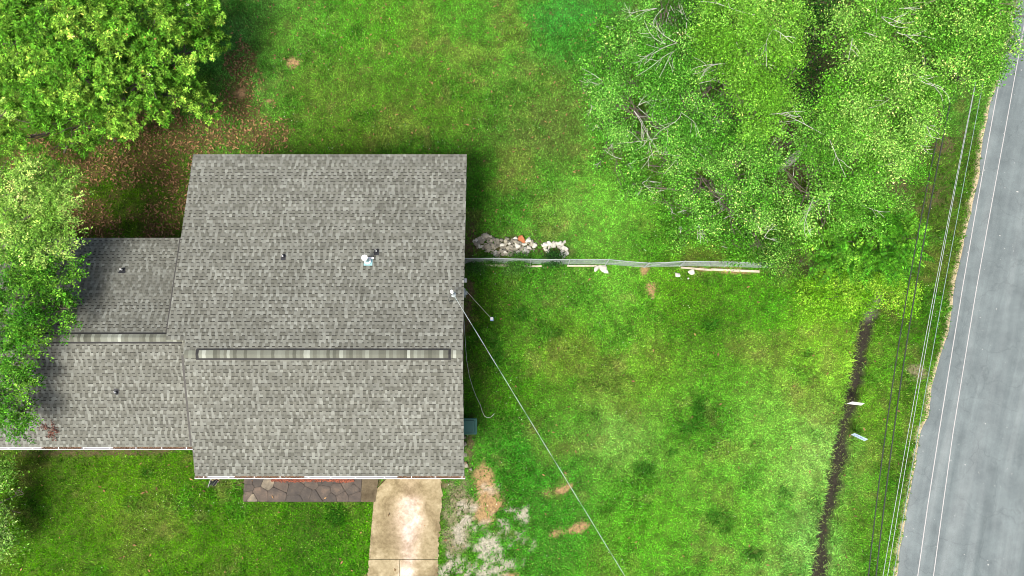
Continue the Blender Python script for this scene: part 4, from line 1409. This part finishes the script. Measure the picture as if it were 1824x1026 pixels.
MAG = [(170, 80, 5.2, 1.99, 1.32), (60, 50, 5.2, 1.78, 1.32), (255, 60, 4.96, 1.58, 1.23), (320, 100, 4.0, 1.42, 1.32), (240, 140, 4.48, 1.37, 1.13), (120, 140, 4.8, 1.58, 1.23), (340, 30, 3.68, 1.26, 1.23), (300, 170, 2.88, 1.05, 0.95), (365, 185, 1.84, 0.65, 0.76), (220, 190, 3.04, 1.26, 1.04), (60, 170, 3.36, 1.37, 1.13), (20, 120, 4.0, 1.37, 1.13), (130, 225, 2.4, 1.26, 1.04), (50, 240, 2.08, 1.26, 0.95), (200, 250, 1.6, 0.84, 0.76), (110, 270, 1.44, 0.79, 0.66), (180, 10, 5.28, 1.58, 1.23), (375, 80, 2.56, 0.68, 0.85), (20, 10, 4.8, 1.47, 1.13)]
mag, MP, MD = tree('magnolia_tree', 'large broad leaved evergreen tree at the upper left above the fallen leaves', 'tree', (190, 190), MAG, 'rosette', 30, .155, .40, 11, .2, (0.101, 0.257, 0.019), .28, 21, .2, 'bark_pale', 1.2, bare=0, gap=.31, young=(0.243, 0.392, 0.041))
# pale flowers and browned leaves caught in its crown
r = np.random.default_rng(5)
tops = np.argsort(-MP[:, 2] + r.normal(0, 1.2, len(MP)))[:400]
mb = MB()
for i in r.choice(tops, 11, replace=False):
    c = MP[i] + MD[i] * .12
    for k in range(7):
        a_ = k * .9
        d = Vector((math.cos(a_), math.sin(a_), .5 + .3 * (k % 2))).normalized() * .09
        s_ = Vector((-math.sin(a_), math.cos(a_), 0)) * .04
        q = Vector(c)
        mb.add([q, q + d * .6 + s_, q + d, q + d * .6 - s_], [(0, 1, 2, 3)], (.75, .72, .62))
mb.build('blossoms', M['petal'], mag)
ii = r.choice(len(MP), 150, replace=False)
V, Fc, Cl = leaf_quads(MP[ii] + MD[ii] * .1, r.uniform(.1, .16, 150), .42, np.array([.32, .17, .06]), .3, .4)
o = obj('browned_leaves', fast_mesh('browned_leaves', V, Fc, Cl), M['dead_leaf'], mag); o['kind'] = 'stuff'

tree('hardwood_tree', 'pale feathery tree at the left edge overhanging the back of the wing roof', 'tree', (-190, 500), [(30, 340, 5.95, 1.38, 0.79), (85, 360, 5.78, 0.94, 0.59), (60, 420, 5.64, 1.04, 0.59), (115, 405, 5.5, 0.55, 0.4), (100, 320, 5.71, 0.5, 0.4), (20, 455, 5.5, 0.88, 0.5), (115, 445, 5.3, 0.44, 0.4), (-5, 195, 5.78, 0.46, 0.5)],
     'spray', 30, .11, .40, 15, .55, (.2, .36, .05), .25, 31, .2, 'bark', 2.0, young=(.44, .62, .13), gap=.36)
tree('hardwood_tree', 'darker green tree at the left edge covering the wing roof', 'tree', (-230, 610), [(55, 470, 5.33, 1.08, 0.68), (100, 500, 5.19, 0.86, 0.58), (30, 540, 5.44, 1.3, 0.78), (105, 555, 5.13, 0.78, 0.49), (130, 545, 5.06, 0.43, 0.39), (20, 620, 5.4, 1.08, 0.68), (55, 610, 5.19, 0.65, 0.49), (20, 690, 5.13, 0.81, 0.58), (45, 680, 4.99, 0.45, 0.39), (5, 745, 4.92, 0.78, 0.58), (45, 740, 4.78, 0.41, 0.39), (70, 465, 5.13, 0.76, 0.49), (40, 770, 4.64, 0.32, 0.29)],
     'spray', 26, .11, .40, 14, .5, (.05, .18, .01), .3, 32, .2, 'bark', 2.0, young=(.17, .36, .03), gap=.3)
tree('shrub', 'pale leaved shrub at the lower left edge of the front lawn', 'shrub', (-30, 900), [(5, 850, 1.56, 0.62, 0.56), (15, 905, 1.56, 0.77, 0.56), (-20, 890, 1.8, 0.93, 0.63), (5, 955, 1.32, 0.62, 0.42), (25, 960, 1.14, 0.31, 0.28), (40, 880, 1.32, 0.31, 0.28), (-15, 960, 1.5, 0.62, 0.42)],
     'blob', 42, .10, .5, 9, .35, (.12, .28, .02), .28, 33, .07, 'bark', 2.5, gap=.33, young=(.36, .5, .14))

WOOD = 'trees of the wood at the upper right'
tree('hardwood_tree', 'thin leaved tree with bare pale twigs at the left edge of the wood', 'tree', (1190, 270), [(1150, 130, 4.9, 1.62, 0.8), (1210, 90, 5.44, 1.62, 0.88), (1130, 200, 4.08, 1.62, 0.72), (1220, 180, 5.03, 1.84, 0.96), (1120, 70, 4.08, 0.97, 0.64), (1200, 250, 3.94, 1.73, 0.8), (1270, 150, 5.71, 1.51, 0.96), (1080, 150, 3.26, 0.86, 0.56), (1270, 240, 4.76, 1.51, 0.8), (1100, 250, 2.86, 0.86, 0.56), (1060, 220, 2.58, 0.54, 0.4), (1180, 20, 4.62, 1.4, 0.8)],
     'blob', 34, .07, .52, 16, .30, (0.070, 0.223, 0.018), .4, 41, .14, 'bark_pale', 2.4, gap=.47, bare=36, group=WOOD, young=(0.183, 0.416, 0.061))
tree('hardwood_tree', 'bright yellow green tree, tallest crown at the top of the wood', 'tree', (1260, 260), [(1330, 60, 9.35, 1.78, 1.33), (1360, 130, 8.84, 1.47, 1.14), (1300, 130, 8.5, 1.37, 1.04), (1360, 10, 9.35, 1.47, 1.14), (1290, 20, 8.67, 1.26, 0.95), (1350, 200, 7.82, 1.16, 0.95), (1385, 80, 8.84, 0.63, 0.76)],
     'blob', 40, .07, .52, 17, .30, (0.128, 0.297, 0.022), .3, 42, .18, 'bark_pale', 1.8, bare=10, group=WOOD, young=(0.25, 0.50, 0.07))
tree('hardwood_tree', 'tall tree with layered crown in the middle of the wood beside the dark gap', 'tree', (1390, 300), [(1510, 90, 9.35, 0.84, 0.95), (1540, 60, 9.52, 1.37, 1.04), (1590, 110, 9.01, 1.58, 1.14), (1520, 150, 8.67, 1.37, 1.04), (1600, 190, 8.16, 1.47, 1.04), (1540, 220, 7.82, 1.37, 0.95), (1640, 130, 8.33, 1.05, 0.85), (1490, 200, 7.65, 0.95, 0.85), (1600, 30, 9.35, 1.37, 0.95), (1570, 260, 6.97, 1.26, 0.95)],
     'blob', 37, .07, .52, 17, .30, (0.101, 0.270, 0.020), .32, 53, .2, 'bark_pale', 2.0, bare=12, group=WOOD, young=(0.292, 0.519, 0.091))
tree('hardwood_tree', 'tree at the top right corner whose branches overhang the road', 'tree', (1540, 200), [(1680, 50, 9.5, 1.4, 1.0), (1730, 30, 9.4, 1.1, .9), (1700, 110, 9.0, 1.1, .9), (1760, 90, 8.6, .8, .6), (1650, 20, 10.0, 1.3, 1.0), (1790, 20, 8.8, .7, .5), (1800, 62, 8.4, .55, .35), (1740, 130, 8.4, .65, .6), (1812, 85, 8.0, .3, .25), (1700, -10, 9.6, 1.2, 1.0), (1775, 120, 7.6, .35, .35)],
     'blob', 37, .07, .52, 16, .30, (0.081, 0.230, 0.018), .4, 44, .18, 'bark', 2.0, bare=10, group=WOOD, young=(0.219, 0.431, 0.061))
tree('hardwood_tree', 'low spreading tree on the lower side of the wood above the fence', 'tree', (1290, 370), [(1250, 310, 4.42, 1.58, 0.85), (1320, 290, 5.44, 1.58, 0.95), (1300, 370, 3.57, 1.37, 0.76), (1190, 300, 3.57, 1.05, 0.66), (1380, 340, 4.76, 1.47, 0.95), (1400, 250, 6.8, 1.47, 1.04), (1230, 370, 2.55, 0.95, 0.57), (1330, 220, 6.46, 1.37, 0.95), (1350, 420, 2.55, 0.95, 0.66), (1140, 330, 2.21, 0.63, 0.47), (1160, 270, 3.74, 0.84, 0.57)],
     'blob', 32, .07, .52, 16, .30, (0.074, 0.230, 0.018), .42, 45, .15, 'bark_pale', 2.6, gap=.46, bare=14, group=WOOD, young=(0.219, 0.431, 0.071))
tree('hardwood_tree', 'tree with a bare pale trunk showing at the right side of the wood', 'tree', (1430, 380), [(1450, 260, 7.31, 1.58, 1.04), (1440, 340, 5.95, 1.47, 0.95), (1530, 300, 6.46, 1.05, 0.85), (1580, 320, 5.61, 1.16, 0.76), (1610, 260, 6.12, 0.84, 0.66), (1520, 370, 4.59, 0.95, 0.66), (1470, 400, 4.25, 1.05, 0.76), (1625, 215, 6.8, 0.84, 0.66), (1590, 370, 4.08, 0.63, 0.47), (1650, 170, 7.14, 0.73, 0.57)],
     'blob', 33, .07, .52, 16, .30, (0.084, 0.243, 0.018), .34, 46, .14, 'bark_pale', 2.4, bare=12, group=WOOD, young=(0.231, 0.461, 0.071))
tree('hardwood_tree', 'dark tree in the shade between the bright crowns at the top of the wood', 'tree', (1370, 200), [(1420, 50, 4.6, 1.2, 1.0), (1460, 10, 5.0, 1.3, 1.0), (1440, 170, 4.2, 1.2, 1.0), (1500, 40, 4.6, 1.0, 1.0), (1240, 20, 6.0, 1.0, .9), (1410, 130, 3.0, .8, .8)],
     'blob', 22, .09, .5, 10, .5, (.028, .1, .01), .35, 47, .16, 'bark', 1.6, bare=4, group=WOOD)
tree('sapling', 'sparse low saplings fringing the left side of the wood', 'sapling', (1085, 200), [(1060, 130, 2.6, .6, .6), (1050, 190, 2.2, .55, .5), (1085, 240, 2.0, .7, .5), (1090, 80, 3.0, .8, .7), (1110, 290, 1.8, .7, .5), (1035, 150, 1.4, .35, .4), (1120, 340, 1.3, .55, .4), (1070, 50, 2.6, .6, .6), (1100, 170, 3.2, .8, .6), (1070, 290, 1.0, .4, .3)],
     'blob', 30, .09, .5, 10, .36, (.06, .2, .012), .4, 56, .05, 'bark_pale', 2.4, bare=10, group=WOOD, young=(0.153, 0.374, 0.045))
tree('sapling', 'sparse low saplings on the lower fringe of the wood above the fence', 'sapling', (1250, 410), [(1190, 370, 1.6, .7, .5), (1240, 400, 1.4, .8, .5), (1300, 430, 1.3, .8, .5), (1340, 410, 2.0, .8, .6), (1160, 350, 1.3, .5, .4), (1280, 390, 2.2, .8, .6), (1210, 425, .8, .5, .4), (1335, 445, 1.0, .5, .4)],
     'blob', 26, .09, .5, 10, .36, (.06, .19, .012), .4, 57, .05, 'bark_pale', 2.4, bare=10, group=WOOD, young=(0.153, 0.352, 0.045))
tree('shrub', 'dark leafy shrub at the far end of the chain link fence', 'shrub', (1405, 475), [(1400, 440, 2.6, .9, .8), (1440, 470, 2.0, .7, .6), (1370, 440, 2.2, .7, .6), (1430, 420, 3.0, .8, .7), (1390, 480, 1.3, .5, .5), (1350, 450, 1.6, .5, .4)],
     'blob', 46, .075, .45, 11, .32, (.04, .135, .01), .4, 48, .06, 'bark', 3.0, gap=.33, young=(.15, .26, .035))
tree('sumac_tree', 'small tree with drooping feather shaped fronds beside the verge', 'tree', (1530, 450), [(1560, 400, 4.4, .8, .6), (1530, 430, 4.2, .9, .6), (1580, 430, 4.2, .9, .7), (1600, 460, 3.6, .6, .5), (1560, 460, 3.8, .8, .6), (1505, 460, 3.4, .7, .5), (1610, 415, 3.6, .45, .4), (1460, 450, 3.2, .6, .5)],
     'frond', 17, .17, .33, 20, .62, (.055, .19, .011), .3, 49, .07, 'bark', 2.0, low=-.1, gap=.3, young=(.13, .29, .02))
tree('shrub', 'bright yellow green shrub spilling over the head of the ditch', 'shrub', (1510, 515), [(1490, 510, 1.5, .8, .6), (1460, 520, 1.2, .7, .5), (1530, 500, 1.8, .8, .6), (1590, 515, 1.6, .7, .6), (1570, 500, 1.8, .6, .5), (1610, 545, 1.0, .5, .5), (1500, 545, .8, .6, .4), (1620, 520, 1.4, .4, .4), (1450, 545, .7, .4, .3), (1545, 540, .7, .35, .3)],
     'blob', 50, .085, .5, 11, .26, (.15, .34, .012), .25, 50, .045, 'bark', 2.0, low=-.2, gap=.28, young=(.27, .46, .04))
# weeds growing through the fence
for px, py, rr, hh, tint, lab in ((872, 466, .35, .5, (.05, .13, .02), 'weed clump in the chain link fence nearest the house'), (925, 466, .5, .55, (.06, .16, .022), 'leafy weed clump in the fence in front of the long stone pile'), (985, 462, .45, .6, (.022, .075, .014), 'dark green weed clump in the fence at the small ring of white stones'), (845, 478, .35, .4, (.04, .11, .018), 'low weeds at the house corner below the fence'), (912, 480, .35, .35, (.07, .16, .025), 'low weeds spilling out below the fence in front of the long stone pile')):
    tree('weed_clump', lab, 'weeds', (px, py), [(px - 8, py, .35, rr * .7, hh * .6), (px + 8, py, .4, rr * .7, hh * .6), (px, py - 2, .5, rr * .6, hh * .7)], 'blob', 90, .06, .5, 9, .18, tint, .35, 60 + int(px) % 40, .015, 'bark', 3.0, group='weeds along the fence')
# dead twig with leaves lying on the wing roof
br = surf(z_wfront, 92, 765)
dt = empty('dead_twig', br)
tag(dt, 'dead twig with dark red brown leaves lying on the wing roof', 'twig')
mb = MB(); r = np.random.default_rng(9)
tips = []
gz_ = z_wfront(0, 1) - z_wfront(0, 0)
for a_, ln in ((2.6, .5), (2.9, .35), (-.4, .3), (-1.3, .4), (-2.0, .32), (1.2, .35), (.2, .2), (-1.7, .25)):
    e = Vector((math.cos(a_) * ln, math.sin(a_) * ln, math.sin(a_) * ln * gz_ + .03))
    mb.tube([(0, 0, .025), e * .5 + Vector((0, 0, .03)), e], [.008, .006, .004], 5)
    for t in (.45, .7, 1.0): tips.append(tuple(e * t))
mb.build('stem', M['bark'], dt)
tp_ = np.repeat(np.array(tips), 7, 0) + r.normal(0, .045, (len(tips) * 7, 3)) * np.array([[1, 1, .3]]) + np.array([[0, 0, .04]])
V, Fc, Cl = leaf_quads(tp_, r.uniform(.05, .1, len(tp_)), .5, np.array([.10, .042, .03]), .5, .5)
obj('dead_leaves', fast_mesh('dead_leaves', V, Fc, Cl), M['dead_leaf'], dt)
# ------------------------------------------------------------------ grass and litter
x = rng.uniform(-27, 27, 330000); y = rng.uniform(-8.6, 21.5, 330000)
mk = masks(x, y)
ok = (x < road_edge(y) - 0.03)
ok &= ~((x > WX0 - .0) & (x < WX1) & (y > WY0) & (y < WY1)) & ~((x < WX0) & (y > Y_WFE + .5) & (y < Y_WRE - .4))
ok &= ~((x > WK[0]) & (x < WK[1] + .1) & (y > WK[2] + .03) & (y < WK[3]))
ok &= ~((y < ytop) & (x > np.interp(y, dl_y, dl_x) + .03) & (x < np.interp(y, dr_y, dr_x) - .04))
thin = np.clip(1 - 0.55 * mk['litter'] - 0.9 * mk['clay'] - 0.7 * mk['gravel'] - 0.45 * mk['grey'] - 0.75 * mk['soil'] - 0.72 * mk['mud'] - 0.6 * mk['sand'], 0.02, 1)
thin *= 0.55 + 0.75 * fbm(x, y, 0.7, 210, 4)
ok &= rng.random(len(x)) < thin
x, y = x[ok], y[ok]
dgrey, dmud = mk['grey'][ok], mk['mud'][ok]
z = ground_z(x, y)
n = len(x)
col = turf(x, y)
w = np.clip(dgrey * .6 + dmud * .75, 0, 1)[:, None]
col = col * (1 - w) + w * np.array((0.10, 0.105, 0.045))
lush = fbm(x, y, 1.5, 80, 4)
clump = np.zeros(n)
for q in ((1265, 578, 24, 11, 0), (1290, 942, 15, 11, 0), (1275, 920, 20, 14, 0), (1245, 735, 10, 30, 0), (1195, 806, 10, 6, 0), (1230, 760, 14, 12, 0), (1395, 877, 8, 8, 0), (1440, 630, 6, 8, 0), (1100, 700, 14, 10, 0), (1340, 990, 20, 12, 0), (920, 560, 16, 12, 0), (880, 620, 14, 24, 0), (265, 843, 10, 7, 0), (600, 920, 26, 18, 0), (985, 595, 20, 10, 0), (1150, 830, 16, 12, 0)):
    clump = np.maximum(clump, blob(x, y, *q, seed=260))
cl3 = clump[:, None] * .75
col = col * (1 - cl3) + cl3 * np.array((.014, .07, .006))
hgt = 0.055 + 0.05 * rng.random(n) + 0.06 * sstep(.5, .75, lush) + .12 * clump
dd, fade = ditch_d(x, y)
hgt += 0.08 * np.exp(-((dd - .45) / .2) ** 2) * fade
verts, cols_ = [], []
for k in range(3):
    a = rng.uniform(0, 2 * np.pi, n)
    ln = rng.uniform(.5, 1.5, n)
    jx, jy = rng.normal(0, .03, n), rng.normal(0, .03, n)
    bs = np.stack([x + jx, y + jy, z - .01], 1)
    out = np.stack([np.cos(a), np.sin(a), np.zeros(n)], 1)
    sd_ = np.stack([-np.sin(a), np.cos(a), np.zeros(n)], 1)
    wd = rng.uniform(.010, .026, n)[:, None]
    tip = bs + out * (hgt * ln)[:, None] + np.stack([np.zeros(n), np.zeros(n), hgt * rng.uniform(.5, 1.2, n)], 1)
    verts.append(np.stack([bs - sd_ * wd, bs + sd_ * wd, tip], 1))
    kk = (1.75 * np.exp(-np.abs(rng.normal(0, .72, n))))[:, None]
    hue = rng.normal(0, .12, (n, 1)) * np.array([[1.0, 0, .4]])
    straw = (rng.random(n) < .03 + .10 * sstep(.5, .7, fbm(x, y, 1.1, 215, 3)))[:, None] * .4
    cb = col * (1 - straw) + straw * np.array((.24, .33, .07))
    cols_.append(np.repeat((np.clip(cb * kk * (1 + hue), .003, .6))[:, None, :], 3, 1))
V = np.concatenate(verts).reshape(-1, 3); Cg = np.concatenate(cols_).reshape(-1, 3)
gr = obj('grass', fast_mesh('grass', V, np.arange(len(V)).reshape(-1, 3), Cg), M['grass'])
tag(gr, 'short patchy green lawn grass and roadside verge around the house', 'grass', kind='stuff')

def keep_ground(x, y):
    k = (x < road_edge(y) - .05)
    k &= ~((x > WX0) & (x < WX1) & (y > WY0) & (y < WY1)) & ~((x < WX0) & (y > Y_WFE + .5) & (y < Y_WRE - .4))
    return k
# fallen leaves
n = 60000
px_ = rng.uniform(20, 560, n); py_ = rng.uniform(60, 425, n)
x, y = Pn(px_, py_)
lm = masks(x, y)['litter']
ok = (rng.random(n) < lm * .15) & keep_ground(x, y)
x1_, y1_ = x[ok], y[ok]
n2 = 1500
x2_, y2_ = Pn(rng.uniform(330, 1080, n2), rng.uniform(0, 420, n2))
k2 = keep_ground(x2_, y2_) & (rng.random(n2) < .45)
x3_, y3_ = Pn(rng.uniform(0, 1600, 900), rng.uniform(470, 1026, 900))
k3 = keep_ground(x3_, y3_) & (rng.random(900) < .3)
X = np.concatenate([x1_, x2_[k2], x3_[k3]]); Y = np.concatenate([y1_, y2_[k2], y3_[k3]])
Z = ground_z(X, Y) + rng.uniform(.03, .09, len(X))
V, Fc, Cl = leaf_quads(np.stack([X, Y, Z], 1), rng.uniform(.09, .2, len(X)), .42, np.array([0.165, 0.095, 0.042]), .35, .6)
fl2 = obj('fallen_leaves', fast_mesh('fallen_leaves', V, Fc, Cl), M['dead_leaf'])
tag(fl2, 'brown fallen leaves scattered thickly under the broad leaved tree', 'leaves', kind='stuff')
# clover heads
n = 16000
x, y = rng.uniform(-24, 22, n), rng.uniform(-8, 19, n)
lu = fbm(x, y, 1.5, 80, 4)
pr = sstep(.54, .7, lu) * .75 + .06
mk = masks(x, y)
ok = (rng.random(n) < pr * .28) & keep_ground(x, y) & (mk['mud'] < .3) & (mk['litter'] < .3) & (x < road_edge(y) - .2) & ~((y < ytop) & (x > np.interp(y, dl_y, dl_x) - .05) & (x < np.interp(y, dr_y, dr_x) + .05)) & ~((x > WK[0]) & (x < WK[1] + .1) & (y > WK[2]) & (y < WK[3]))
x, y = x[ok], y[ok]; z = ground_z(x, y) + rng.uniform(.09, .13, len(x))
V, Fc, Cl = leaf_quads(np.stack([x, y, z], 1), rng.uniform(.022, .04, len(x)), .95, np.array([0.6, 0.62, 0.55]), .2, .2)
cv = obj('clover_flowers', fast_mesh('clover_flowers', V, Fc, Cl), M['petal'])
tag(cv, 'tiny white clover flowers dotted over the lawn', 'flowers', kind='stuff')
